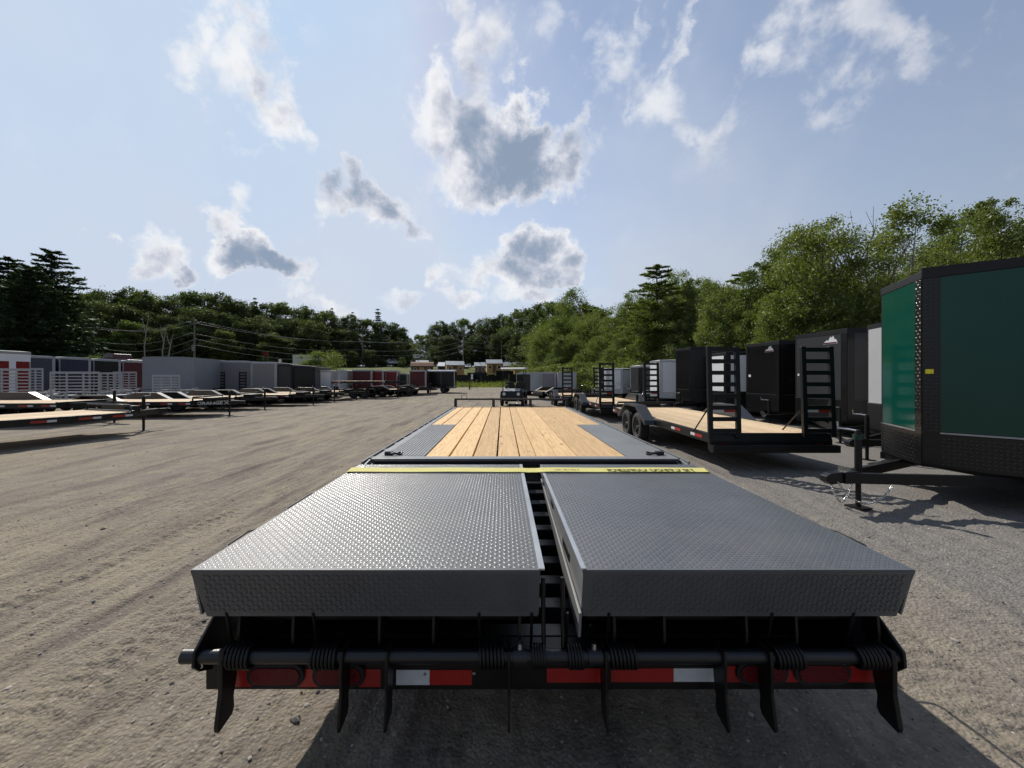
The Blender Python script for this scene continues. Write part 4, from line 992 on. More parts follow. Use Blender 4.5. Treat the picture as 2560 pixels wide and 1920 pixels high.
deck_trailer('high black trailer with a wood-edged top standing behind the left row', (X_(842, 29.8), 29.8, 0), R(-90), W=2.0, L=3.9, dz=1.28, group=GD, fender=False, headrail=False, tongue=1.2, fy=.5, rear_slope=False)

# aluminium utility trailers with slatted gates
GA = 'aluminium utility trailers with upright gates'
def gate_trailer(label, px, w_px, Y, topy, turn=10, Lb=2.1):
    w = w_px * Y / FPX; top = CAM_H + (VY - topy) * Y / FPX
    T = thing('aluminium_trailer', label, 'trailer', (X_(px, Y), Y, TZ(X_(px, Y), Y)), R(turn), GA); hw = w / 2; b = .52
    m = MB(); m.box(-hw, hw, .05, Lb, b - .08, b); m.build('bed', M['alu_sheet'], T)
    for s in (-1, 1):
        m = MB(); m.box(s * hw, s * (hw - .05), .05, Lb, b + .30, b + .36)
        for k in range(4): m.box(s * (hw - .045), s * (hw - .005), .08 + k * (Lb - .2) / 3, .13 + k * (Lb - .2) / 3, b, b + .30)
        m.build('side_rail', M['alu'], T)
        wheel(T, (s * (hw + .13), Lb / 2, .33), s, .33, 'chrome')
        m = MB(); m.prism([(Lb / 2 + a_, b_) for a_, b_ in ((-.5, .5), (-.45, .72), (.45, .72), (.5, .5), (.46, .5), (.41, .69), (-.41, .69), (-.46, .5))], s * (hw + .005), s * (hw + .25), 'x'); m.build('fender', M['alu'], T)
    m = MB(); z0, z1 = b - .02, top
    for x in (-hw + .03, -hw / 3, hw / 3, hw - .03): m.box(x - .03, x + .03, 0, .04, z0, z1)
    m.box(-hw, hw, -.002, .042, z1 - .06, z1)
    gt = m.build('gate', M['alu'], T)
    n = max(5, int((z1 - z0) / .135)); sl = None
    for k in range(n):
        z = z0 + .06 + (z1 - z0 - .16) * k / (n - 1)
        MB().box(-hw + .06, hw - .06, -.012, .03, z, z + .05).build('slat', M['alu'], gt)
    m = MB()
    for s in (-1, 1): m.beam((s * hw * .8, Lb - .1, b - .05), (0, Lb + .8, b - .05), .05, .08)
    m.build('tongue', M['alu_sheet'], T); jack(T, 0, Lb + .6, top=.9, mat='alu_sheet')
    return T
gate_trailer('aluminium trailer with a wide slatted gate at the far left edge', 22, 78, 16.6, 921, 24)
gate_trailer('aluminium trailer with a leaning gate behind the far left one', 78, 42, 19.0, 920, 30, 1.2)
gate_trailer('aluminium trailer with the widest slatted gate, before the navy trailers', 187, 104, 17.8, 929, 12)
gate_trailer('aluminium trailer with a gate left of a taller gate', 278, 48, 20.6, 931, 10, 1.2)
gate_trailer('aluminium trailer with the tallest gate, before the maroon trailer', 312, 52, 22.0, 929, 10, 1.3)
gate_trailer('aluminium trailer with a low gate before the big grey box', 415, 62, 21.0, 937, 10, 1.8)

# ------------------------------------------------------------------ cart
def cart():
    Y = 22.3; T = thing('golf_cart', 'black golf cart with pale roof parked ahead of the long flatbed', 'golf cart', (X_(1286, Y), Y, 0), R(-10))
    # nose towards the camera: local -y is the front
    m = MB(); m.prism([(-1.15, .30), (-1.20, .55), (-1.05, .80), (-.72, .92), (-.45, .92), (-.40, .45), (.35, .42), (.40, .75), (1.05, .78), (1.10, .35), (.9, .25), (-.9, .25)], -.60, .60, 'x'); m.build('body', M['black_gloss'], T, .05)
    for s in (-1, 1):
        m = MB(); m.cyl((s * .38, -1.165, .66), (s * .38, -1.20, .66), .085, seg=14); m.build('headlight', M['chrome'], T)
        for y in (-.75, .72): wheel(T, (s * .56, y, .24), s, .24, 'chrome')
        x = s * .29; m = MB(); m.prism([(.35, .72), (.33, .80), (.30, .84), (-.18, .84), (-.22, .76), (-.18, .70)], x - .26, x + .26, 'x'); m.build('seat', M['rubber'], T, .03)
        pr = [(x + .27 * math.sin(t) * (1 if abs(math.sin(t)) < 1 else 1), .86 + .42 * (0.5 + .5 * math.cos(t)) ** .6) for t in [math.pi * k / 10 - math.pi / 2 for k in range(1, 10)]]
        pr = [(x - .26, .84), (x - .27, 1.08), (x - .2, 1.26), (x, 1.31), (x + .2, 1.26), (x + .27, 1.08), (x + .26, .84)]
        m = MB(); m.prism(pr, .26, .36, 'y'); m.build('seat_back', M['black_gloss'], T, .03)
        for y, yt in ((-.55, -.40), (.55, .55)): MB().tube([(s * .57, y, .72), (s * .56, yt, 1.98)], .02, 8).build('roof_post', M['black'], T)
    m = MB(); m.prism([(-.70, 1.98), (-.72, 2.02), (-.55, 2.07), (.75, 2.09), (.85, 2.03), (.84, 1.98)], -.66, .66, 'x'); m.build('roof', M['white_dull'], T, .03)
    m = MB(); m.tube([(-.29 + .17 * math.cos(t), -.28 + .05 * math.sin(t), 1.0 + .14 * math.sin(t)) for t in [2 * math.pi * k / 16 for k in range(16)]], .014, 6, True); m.cyl((-.29, -.28, 1.0), (-.29, -.55, .85), .018); m.build('steering_wheel', M['black'], T)
    m = MB(); m.box(-.50, .50, -1.19, -1.13, .34, .44); m.build('bumper', M['silver'], T, .01)
    m = MB(); m.prism([(-1.04, .805), (-.72, .925), (-.50, .925), (-.50, .935), (-.72, .935), (-1.05, .815)], -.45, .45, 'x'); m.build('cowl', M['silver'], T)
cart()

# ------------------------------------------------------------------ sheds on the bank
GS = 'wooden sheds on the grass bank'
def shed(label, pa, pb, Y, eave, wall, roof='metal_roof', gambrel=False, depth=3.2, turn=-18, door=True, open_front=False, hgt=2.1):
    x = X_((pa + pb) / 2, Y); w = abs(pb - pa) * Y / FPX * .92; zt_ = CAM_H + (VY - eave) * Y / FPX; z = zt_ - .85 - hgt
    h = hgt
    T = thing('shed', label, 'shed', (x, Y, z), R(turn), GS); hw = w / 2
    # ridge runs along x so the roof slope faces the camera
    m = MB(); m.prism([(0, 0), (0, h), (depth / 2, h + .70), (depth, h), (depth, 0)] if not gambrel else [(0, 0), (0, h), (depth * .22, h + .5), (depth / 2, h + .72), (depth * .78, h + .5), (depth, h), (depth, 0)], -hw, hw, 'x'); m.build('wall', M[wall], T)
    pr = [(-.25, h - .12), (depth / 2, h + .75), (depth + .25, h - .12), (depth + .25, h - .04), (depth / 2, h + .85), (-.25, h - .04)] if not gambrel else [(-.25, h - .16), (depth * .22, h + .53), (depth / 2, h + .75), (depth * .78, h + .53), (depth + .25, h - .16), (depth + .25, h - .06), (depth * .78, h + .63), (depth / 2, h + .85), (depth * .22, h + .63), (-.25, h - .06)]
    m = MB(); m.prism(pr, -hw - .15, hw + .15, 'x'); m.build('roof', M[roof], T)
    if door:
        MB().box(-hw * .25, hw * .2, -.03, -.005, .1, 1.85).build('door', M['shed_brown' if wall != 'shed_brown' else 'shed_wood'], T)
        for xx in (-.62, .6):
            wd = MB().box(hw * xx - .32, hw * xx + .32, -.04, -.005, 1.05, 1.7).build('window', M['white_dull'], T)
            MB().box(hw * xx - .25, hw * xx + .25, -.048, -.041, 1.11, 1.64).build('pane', M['glass'], wd)
    return T
shed('brown barn-roofed shed at the left end of the shed row', 1026, 1084, 82, 904, 'shed_brown', 'shed_brown', True, turn=8)
shed('small brown-red shed with pale roof behind the barn-roofed one', 1040, 1072, 95, 900, 'shed_brown', turn=14)
shed('small blue-grey shed in the gap of the shed row', 1094, 1113, 88, 905, 'navy', 'metal_roof', turn=0, hgt=1.8, door=False)
shed('light pine shed with pale metal roof, left of the dark one', 1115, 1162, 84, 902, 'shed_wood', turn=12)
shed('dark grey shed with pale roof between two pine sheds', 1186, 1214, 90, 905, 'shed_grey', turn=4)
shed('broad pine shed with the brightest metal roof, mid row', 1216, 1257, 84, 898, 'shed_wood', turn=6, hgt=2.2)
shed('orange pine shed behind the thin pole', 1259, 1283, 92, 905, 'shed_wood', turn=0)
shed('small pine-fronted shed with grey side', 1286, 1308, 86, 905, 'shed_wood', turn=14)
shed('dark grey shed at the right end of the row', 1309, 1332, 88, 905, 'shed_grey', turn=-20)
shed('black open carport with pale roof edge beside the trees', 1335, 1352, 80, 900, 'black', 'pewter', turn=-15, door=False)
# dark trailers standing on the bank below the sheds
def small_dark(label, px, Y, w, h, wood=False, turn=0):
    x = X_(px, Y); z = TZ(x, Y); T = thing('dump_trailer', label, 'trailer', (x, Y, z), R(turn), 'dark trailers on the bank below the sheds')
    m = MB(); m.prism([(-w / 2, .55), (-w / 2 - .06, .55 + h), (w / 2 + .06, .55 + h), (w / 2, .55)], 0, 1.7, 'y'); m.build('box', M['black'], T)
    for k in range(5): MB().box(-w / 2 + w * k / 4 - .04, -w / 2 + w * k / 4 + .04, -.06, -.005, .56, .55 + h).build('rib', M['black'], T)
    for s in (-1, 1): wheel(T, (s * .45, -.12, .345), 1).rotation_euler = (0, 0, R(-90))
    m = MB(); m.beam((w / 2, .85, .5), (w / 2 + 1.3, .85, .5), .1, .12); m.build('tongue', M['black'], T)
    m = MB(); m.cyl((w / 2 + .9, .85, .02), (w / 2 + .9, .85, 1.0), .05); m.build('jack', M['black'], T)
for i, (px, Y, w, h) in enumerate(((1158, 70, 3.6, 1.0), (1192, 73, 3.4, 1.3), (1228, 70, 3.4, .9), (1262, 75, 3.2, 1.5), (1300, 66, 3.4, 1.3))):
    small_dark(['black dump trailer at the left end of the bank row', 'second black dump trailer from the left on the bank', 'low black dump trailer mid bank below the broad pine shed', 'high black dump trailer right of the low one on the bank', 'black dump trailer at the right end of the bank row, above the cart'][i], px, Y, w, h, turn=random.uniform(-14, 14))
x = X_(1308, 48); T = thing('white_trailer', 'small white box trailer with dark windows above the far low row', 'trailer', (x, 48, TZ(x, 48)), R(0))
MB().box(-.2, 1.9, 0, 2.2, .5, 2.05).build('body', M['white'], T)
for k in (0.15, .85): MB().box(k, k + .45, -.02, -.004, 1.2, 1.85).build('window', M['glass'], T)
MB().box(-.25, 1.95, -.05, 2.25, 2.05, 2.12).build('roof', M['white_dull'], T)
for s in (.4, 1.4): wheel(T, (s, -.0, .3), 1, .3).rotation_euler = (0, 0, R(-90))

# far road, a pale band on the rise
def road():
    m = MB(); pts = []
    c = [(-190, 62), (-120, 74), (-70, 86), (-35, 97), (-5, 108), (30, 118), (80, 128)]
    n = 60; P_ = []
    for k in range(n + 1):
        t = k / n * (len(c) - 1); i = min(int(t), len(c) - 2); f = t - i; P_.append(Vector((c[i][0] * (1 - f) + c[i + 1][0] * f, c[i][1] * (1 - f) + c[i + 1][1] * f)))
    for k in range(n):
        a, b = P_[k], P_[k + 1]; d = (b - a).normalized(); nn = Vector((-d.y, d.x)) * 3.6
        m.add([(p.x, p.y, TZ(p.x, p.y) + .03 + .35) for p in (a - nn, b - nn, b + nn, a + nn)], [(0, 1, 2, 3)])
    o = m.build('road', paint('pale_asphalt', (.22, .215, .205), .9, var=.1, scale=.5), None); tag(o, kind='structure')
road()

# vehicles on the road
def pickup(label, px, Y, mat, turn, name='pickup_truck', cat='truck', z_off=.35):
    x = X_(px, Y); T = thing(name, label, cat, (x, Y, TZ(x, Y) + z_off), R(turn))
    pr = [(-2.6, .45), (-2.62, .95), (-1.0, 1.0), (-.85, 1.62), (.45, 1.66), (.95, 1.08), (2.2, 1.0), (2.45, .85), (2.5, .42)]
    if name == 'car': pr = [(-2.1, .35), (-2.15, .80), (-1.7, .95), (-1.0, 1.38), (.3, 1.42), (.95, .95), (1.95, .82), (2.1, .6), (2.1, .32)]
    m = MB(); m.prism([(a, b) for a, b in pr], -.95, .95, 'y'); m.build('body', mat, T, .06)
    gl = [(-.72, 1.08), (-.66, 1.55), (.4, 1.58), (.78, 1.10)] if name != 'car' else [(-1.3, .98), (-.9, 1.32), (.22, 1.35), (.68, .98)]
    for s in (-1, 1): m = MB(); m.prism(gl, s * .951, s * .958, 'y'); m.build('side_window', M['glass'], T)
    for a in ((-1.6, 1.55) if name != 'car' else (-1.3, 1.25)):
        for s in (-1, 1): w_ = wheel(T, (a, s * .85, .36 if name != 'car' else .32), s, .36 if name != 'car' else .32); w_.rotation_euler = (0, 0, R(90))
    for s in (-1, 1): MB().box(2.44 if name != 'car' else 2.06, 2.50 if name != 'car' else 2.12, s * .6 - .15, s * .6 + .15, .72 if name != 'car' else .58, .86 if name != 'car' else .70).build('headlight', M['white'], T)
    return T
pickup('dark red pickup truck on the road above the left trailers', 292, 46, M['maroon'], 172, z_off=.05)
pickup('white car passing on the far road', 983, 98, M['white'], 20, 'car', 'car')
pickup('small white car far left along the pale road', 884, 98, M['white'], 20, 'car', 'car')

# ------------------------------------------------------------------ poles, wires, signs
GPo = 'utility poles along the road'
poles = []
def pole(label, px, topy, Y, arm=True, can=False, r=.13):
    x = X_(px, Y); z = TZ(x, Y); top = CAM_H + (VY - topy) * Y / FPX
    T = thing('utility_pole', label, 'utility pole', (x, Y, z), R(14), GPo)
    MB().cyl((0, 0, -.3), (0, 0, top - z), r * 1.25, r * .8, 10).build('post', M['pole'], T)
    if arm:
        a = MB().beam((-1.15, -.1, top - z - .9), (1.15, -.1, top - z - .9), .1, .12).build('crossarm', M['pole'], T)
        for q in (-1.05, -.5, .5, 1.05): MB().cyl((q, -.1, top - z - .84), (q, -.1, top - z - .66), .045, .03, 8).build('insulator', M['alu_sheet'], a)
    if can: MB().cyl((.0, -.3, top - z - 5.6), (0, -.3, top - z - 4.6), .24, seg=14).build('transformer', M['pewter'], T)
    poles.append((x, Y, top)); return T
pole('bare utility pole before the tall dark pine', 234, 806, 58)
pole('utility pole with crossarm and grey transformer can', 486, 793, 66, True, True)
pole('slim utility pole above the red box trailers', 907, 846, 92, False)
pole('slim utility pole above the pine sheds at centre', 1158, 828, 98, False)
pole('pale thin pole behind the broad pine shed', 1254, 852, 98, False, r=.10)
def wire(label, pts, sag):
    m = MB(); allp = []
    for a, b in zip(pts[:-1], pts[1:]):
        for k in range(9): t = k / 9; p = Vector(a).lerp(Vector(b), t); p.z -= 4 * sag * t * (1 - t); allp.append(p)
    allp.append(Vector(pts[-1])); m.tube(allp, .03, 5); o = m.build('power_line', M['wire'], None); tag(o, label, 'power line', 'power lines strung along the road'); return o
base_pts = [(-125, 46, 13.2)] + [(poles[0][0], poles[0][1], poles[0][2])] + [(poles[1][0], poles[1][1], poles[1][2])] + [(poles[2][0], poles[2][1], poles[2][2])] + [(poles[3][0], poles[3][1], poles[3][2])] + [(60, 112, 12)]
for i, (dx, dz) in enumerate(((-1.0, -.75), (1.0, -.75), (-.5, -2.6), (.2, -3.6), (.5, -4.6))):
    wire(['topmost power line along the road', 'power line beside the topmost one', 'middle power line along the road', 'lower power line along the road', 'lowest power line along the road'][i], [(x + dx, y, z + dz) for x, y, z in base_pts], .9 + .12 * i)
def sign(label, px, y0, y1, Y, w_px, mat, body=None, two=True, postbot=None, tcol='ink'):
    x = X_(px, Y); z = TZ(x, Y); zt = CAM_H + (VY - y0) * Y / FPX - z; zb = CAM_H + (VY - y1) * Y / FPX - z; w = w_px * Y / FPX
    T = thing('sign', label, 'sign', (x, Y, z), 0, 'small signs on posts')
    MB().box(-w / 2, w / 2, -.03, .03, zb, zt).build('panel', mat, T)
    for s in ((-1, 1) if two else (0,)): MB().box(s * w * .42 - .05, s * w * .42 + .05, .031, .10, -.2, zt - .02 if not two else zt).build('post', M['pole'], T)
    if body: text_mesh('lettering', body, (zt - zb) * .9, M[tcol], T, (0, -.034, (zt + zb) / 2), (R(90), 0, 0), bold=.01)
    return T
sign('white sign with black letters CM on the far bank', 1041, 886, 895, 95, 15, M['white'], 'CM', tcol='ink')
sign('red and white road sign above the grey trailers', 664, 880, 888, 70, 12, M['red'])
sign('tiny white square sign right of the red one', 700, 898, 906, 60, 7, M['white'], None, False)
sign('small white numbered sign 11 on the grass before the bank', 1180, 935, 948, 56, 6, M['white'], '11', False)
x = X_(1174, 50)
T = thing('bollard', 'dark wooden post at the end of the gravel lane', 'post', (x, 50, TZ(x, 50))); MB().box(-.09, .09, -.09, .09, -.1, 1.0).build('post', M['shed_brown'], T); MB().box(-.11, .11, -.11, .11, 1.0, 1.05).build('cap', M['black'], T)
# white corrugated container behind the bush
x = X_(750, 58); z = TZ(x, 58); T = thing('container', 'white corrugated container partly hidden by the bush', 'container', (x, 58, z + .0), R(8))
zt = CAM_H + (VY - 887) * 58 / FPX - z
MB().box(-1.0, 1.4, 0, 6, .1, zt).build('box', M['white_dull'], T)
for k in range(11): MB().box(-.97 + k * .22, -.97 + k * .22 + .11, -.05, -.003, .15, zt - .1).build('rib', M['white_dull'], T)

# ------------------------------------------------------------------ trees
rs = np.random.RandomState(11)
def quads_mesh(name, C, A, B, mat):
    """leaf quads: centres C, half-axes A, B"""
    n = len(C); V = np.stack([C - A, C + B * .55 - A * .1, C + A, C - B * .55 - A * .1], 1).reshape(-1, 3)
    me = bpy.data.meshes.new(name); me.vertices.add(4 * n); me.vertices.foreach_set('co', V.astype(np.float32).ravel())
    me.loops.add(4 * n); me.loops.foreach_set('vertex_index', np.arange(4 * n, dtype=np.int32)); me.polygons.add(n)
    me.polygons.foreach_set('loop_start', np.arange(n, dtype=np.int32) * 4); me.polygons.foreach_set('loop_total', np.full(n, 4, np.int32)); me.update(calc_edges=True)
    me.materials.append(mat); return me
def rand_unit(n):
    v = rs.normal(size=(n, 3)); return v / np.linalg.norm(v, axis=1, keepdims=True)
def decid_proto(h, rad, n_leaf, leaf, mat, base=.22, clumps=60, bark='bark', spires=0, airy=.0):
    """trunk with limbs, crown of leaf clumps; height h, crown radius rad"""
    trunk = MB(); lean = rs.uniform(-.04, .04, 2) * h
    pts = [(lean[0] * t * t, lean[1] * t * t, h * .92 * t) for t in (0, .15, .3, .5, .7, .85, 1)]
    trunk.tube(pts, [max(.012, h * .017 * (1 - .93 * t) + (.03 if t == 0 else 0)) for t in (0, .15, .3, .5, .7, .85, 1)], 7)
    cl = []
    for k in range(clumps):
        t = rs.rand() ** .85; zz = base + (.96 - base) * t
        prof = math.sin(math.pi * (.16 + .70 * t)) ** .9
        a = rs.rand() * 6.283; r = rad * prof * (.25 + .75 * rs.rand() ** .5) * (1 + .22 * math.sin(3 * a + h + 4 * t) + .12 * math.sin(7 * a))
        p = np.array([r * math.cos(a) + lean[0] * zz, r * math.sin(a) + lean[1] * zz, h * zz - .05 * r])
        s = rad * rs.uniform(.15, .34) * (1.1 - .3 * t)
        cl.append((p, s))
        if k % 3 == 0:
            q = Vector(((lean[0]) * (zz * .7), lean[1] * zz * .7, h * max(base * .7, zz - .16 - .1 * rs.rand())))
            mid = q.lerp(Vector(p), .5) + Vector((0, 0, -.03 * h)); trunk.tube([q, mid, Vector(p)], [h * .0065, h * .0045, h * .0015], 5)
    for k in range(spires):
        a = rs.rand() * 6.283; r = rad * rs.uniform(.1, .5); cl.append((np.array([r * math.cos(a), r * math.sin(a), h * rs.uniform(.93, 1.03)]), rad * .13))
    per = n_leaf // len(cl); Cs = []; 
    for p, s in cl:
        m_ = int(per * (s / (rad * .25)) ** 1.5) + 8
        c = p + rs.normal(size=(m_, 3)) * s * np.array([.62, .62, .42]) * rs.uniform(.55, 1.25)
        c[:, 2] -= .08 * np.hypot(c[:, 0] - p[0], c[:, 1] - p[1])
        Cs.append(c)
    C = np.concatenate(Cs); n = len(C)
    A = rand_unit(n); up = np.array([0, 0, 1.]); N_ = rand_unit(n) * .75 + up * .65; N_ /= np.linalg.norm(N_, axis=1, keepdims=True)
    A = np.cross(N_, A); A /= np.linalg.norm(A, axis=1, keepdims=True) + 1e-9; B = np.cross(N_, A)
    L_ = leaf * rs.uniform(.6, 1.3, (n, 1))
    cm = quads_mesh('crown', C, A * L_, B * L_, mat)
    to = trunk.build('trunk', M[bark]); return to, cm
def pine_proto(h, rad, n_leaf, leaf, mat, base=.12, layers=16, droop=.1, sparse=1.0, white=False):
    trunk = MB(); trunk.tube([(0, 0, h * t) for t in (0, .2, .5, .8, 1)], [h * .016, h * .013, h * .009, h * .004, .01], 7)
    Cs, As = [], []
    per = n_leaf // (layers * 8)
    for k in range(layers):
        t = (k + rs.rand() * .6) / layers; z = h * (base + (1 - base) * t)
        R_ = rad * (1 - t) ** (.72 if not white else .55) * rs.uniform(.75, 1.1) + .08 * rad
        nb = max(4, int(9 * (1 - t * .55)))
        a0 = rs.rand() * 6.28
        for j in range(nb):
            if rs.rand() > sparse: continue
            a = a0 + j * 6.283 / nb + rs.uniform(-.25, .25); r = R_ * rs.uniform(.7, 1.12)
            d = np.array([math.cos(a), math.sin(a), 0]); sd = np.array([-math.sin(a), math.cos(a), 0])
            rise = (.22 if white else -.10) * r
            m_ = max(6, int(per * (r / rad + .25)))
            u = rs.rand(m_, 1) ** .7; w = rs.normal(size=(m_, 1)) * .17 * r * (1.15 - u * .8)
            c = d * u * r + sd * w + np.array([0, 0, 1.]) * (z + rise * u ** 1.6 - (droop * r * u ** 2) + rs.normal(size=(m_, 1)) * .035 * r + .02 * h * (rs.rand(m_, 1) - .3) * (1 - u))
            Cs.append(c); ax = d + rs.normal(size=(m_, 3)) * .55; As.append(ax / np.linalg.norm(ax, axis=1, keepdims=True))
            trunk.cyl((0, 0, z), tuple(d * r * .85 + np.array([0, 0, z + rise * .7 - droop * r * .7])), h * .0028, h * .0008, 4, False)
    C = np.concatenate(Cs); A = np.concatenate(As); n = len(C)
    N_ = rand_unit(n) * .6 + np.array([0, 0, .7]); B = np.cross(N_, A); B /= np.linalg.norm(B, axis=1, keepdims=True) + 1e-9
    L_ = leaf * rs.uniform(.6, 1.3, (n, 1)); cm = quads_mesh('crown', C, A * L_, B * L_ * .55, mat)
    return trunk.build('trunk', M['bark']), cm
def bare_proto(h, seed):
    r_ = random.Random(seed); m = MB()
    def grow(p, d, l, r, lv):
        q = p + d * l; mid = p.lerp(q, .5) + Vector((r_.uniform(-.04, .04) * l, r_.uniform(-.04, .04) * l, 0)); m.tube([p, mid, q], [r, r * .8, r * .55], 5)
        if lv == 0: return
        for k in range(3 if lv > 1 else 4):
            dd = (d + Vector((r_.uniform(-.6, .6), r_.uniform(-.6, .6), r_.uniform(.0, .5)))).normalized(); grow(p.lerp(q, r_.uniform(.55, 1.0)), dd, l * r_.uniform(.45, .7), r * .5, lv - 1)
    grow(Vector((0, 0, 0)), Vector((.03, 0, 1)), h * .55, h * .012, 3)
    return m.build('trunk', M['bark'])
PROTO = {}
def mkproto(key, fn):
    t, c = fn; co = bpy.data.objects.new('crown', c); PROTO[key] = (t, co)
mkproto('d1', decid_proto(10, 3.2, 52000, .072, M['leafA'], .06, 110, spires=10))
mkproto('d2', decid_proto(10, 2.9, 46000, .075, M['leafB'], .08, 95, spires=8))
mkproto('d3', decid_proto(10, 3.4, 46000, .075, M['leafA'], .06, 100, spires=4))
mkproto('d4', decid_proto(10, 2.6, 20000, .075, M['leafA'], .26, 60, 'palebark', spires=12))
mkproto('f1', decid_proto(18, 5.4, 22000, .22, M['leafC'], .08, 90, spires=5))
mkproto('f2', decid_proto(18, 4.8, 20000, .22, M['leafB'], .10, 80, spires=6))
mkproto('f3', decid_proto(18, 5.8, 24000, .22, M['leafC'], .06, 95, spires=3))
mkproto('p1', pine_proto(18, 4.8, 34000, .27, M['needle'], .06, 24, white=True, sparse=.95))
mkproto('p2', pine_proto(18, 3.4, 18000, .24, M['needle'], .06, 26))
mkproto('p3', pine_proto(10, 2.3, 30000, .12, M['leafB'], .12, 20, white=True, sparse=.95))
mkproto('s1', decid_proto(3, 1.7, 14000, .045, M['leafA'], .02, 45))
used = set()
for t, c in PROTO.values():
    COL.objects.unlink(t) if t.name in COL.objects else None
def tree(kind, label, x, y, h, group, wid=1.0, name=None, cat='tree', z=None, rz=None):
    t, c = PROTO[kind]; hp = {'d': 10, 'f': 18, 'p': 18, 's': 3}[kind[0]]
    if kind == 'p3': hp = 10
    s = h / hp
    z = TZ(x, y) if z is None else z
    nm = name or ('pine_tree' if kind[0] == 'p' else 'broadleaf_tree')
    T = thing(nm, label, cat, (x, y, z - .15), rs.rand() * 6.28 if rz is None else rz, group); T.scale = (s * wid, s * wid, s)
    for o in (t, c): k = o.copy(); COL.objects.link(k); k.parent = T
    return T
def tree_px(kind, label, px, topy, Y, group, **k):
    x = X_(px, Y); z = TZ(x, Y); h = CAM_H + (VY - topy) * Y / FPX - z; return tree(kind, label, x, Y, h, group, z=z, **k)
GRW = 'trees of the right-hand wood'; GLW = 'trees of the left-hand wood'; GCW = 'trees beyond the sheds'
def near(px, table):
    return min(table, key=lambda q: abs(q[0] - px))[1]
RA = [(1375, 'at the wood edge behind the low silver trailers'), (1425, 'over the farthest ladder ramps'), (1480, 'over the white trailer with the black panel'), (1535, 'over the second pair of ladder ramps'), (1578, 'over the dark grey trailer'), (1625, 'over the small white trailer'), (1690, 'over the plain black trailer'), (1745, 'just left of the nearest ladder ramp'), (1800, 'over the nearest ladder ramp'), (1850, 'just right of the nearest ladder ramp'), (1905, 'over the black emblem trailer'), (1960, 'between the black and charcoal trailers'), (2050, 'over the charcoal trailer'), (2130, 'over the charcoal trailer nose'), (2200, 'left of the green trailer roof'), (2320, 'over the nose of the green trailer'), (2450, 'over the long side of the green trailer'), (2560, 'at the right picture edge')]
CA = [(1000, 'in the dip at the centre gap'), (1040, 'behind the white lettered sign'), (1090, 'behind the barn-roofed shed'), (1125, 'behind the light pine shed'), (1165, 'behind the slim centre pole'), (1200, 'behind the dark grey shed'), (1240, 'behind the broad pine shed'), (1290, 'behind the small pine shed'), (1340, 'behind the black carport'), (1400, 'left of the thin half-bare tree'), (1470, 'right of the thin half-bare tree')]
LA = [(-120, 'outside the left pine group'), (-30, 'left of the pine group'), (30, 'behind the left edge pine'), (80, 'behind the pine group'), (150, 'under the highest pine'), (200, 'right of the highest pine'), (235, 'behind the bare left pole'), (285, 'behind the red pickup'), (330, 'left of the pale forked trunk'), (365, 'behind the pale forked trunk'), (410, 'behind the thin curving trunk'), (450, 'left of the transformer pole'), (490, 'behind the transformer pole'), (540, 'over the right end of the big grey box'), (590, 'over the pewter trailer with ladders'), (640, 'under the dark pine knob'), (675, 'behind the red road sign'), (715, 'over the charcoal trailer'), (760, 'over the white container'), (805, 'over the round bush'), (850, 'over the small silver trailer'), (905, 'behind the slim pole above the red trailers'), (950, 'under the skyline pine'), (990, 'left of the centre gap')]
def LR(px, row, kd): return {'d1': 'light green', 'd2': 'mid green', 'd3': 'broad green', 'd4': 'thin'}[kd] + ' tree ' + near(px, RA) + ', ' + row

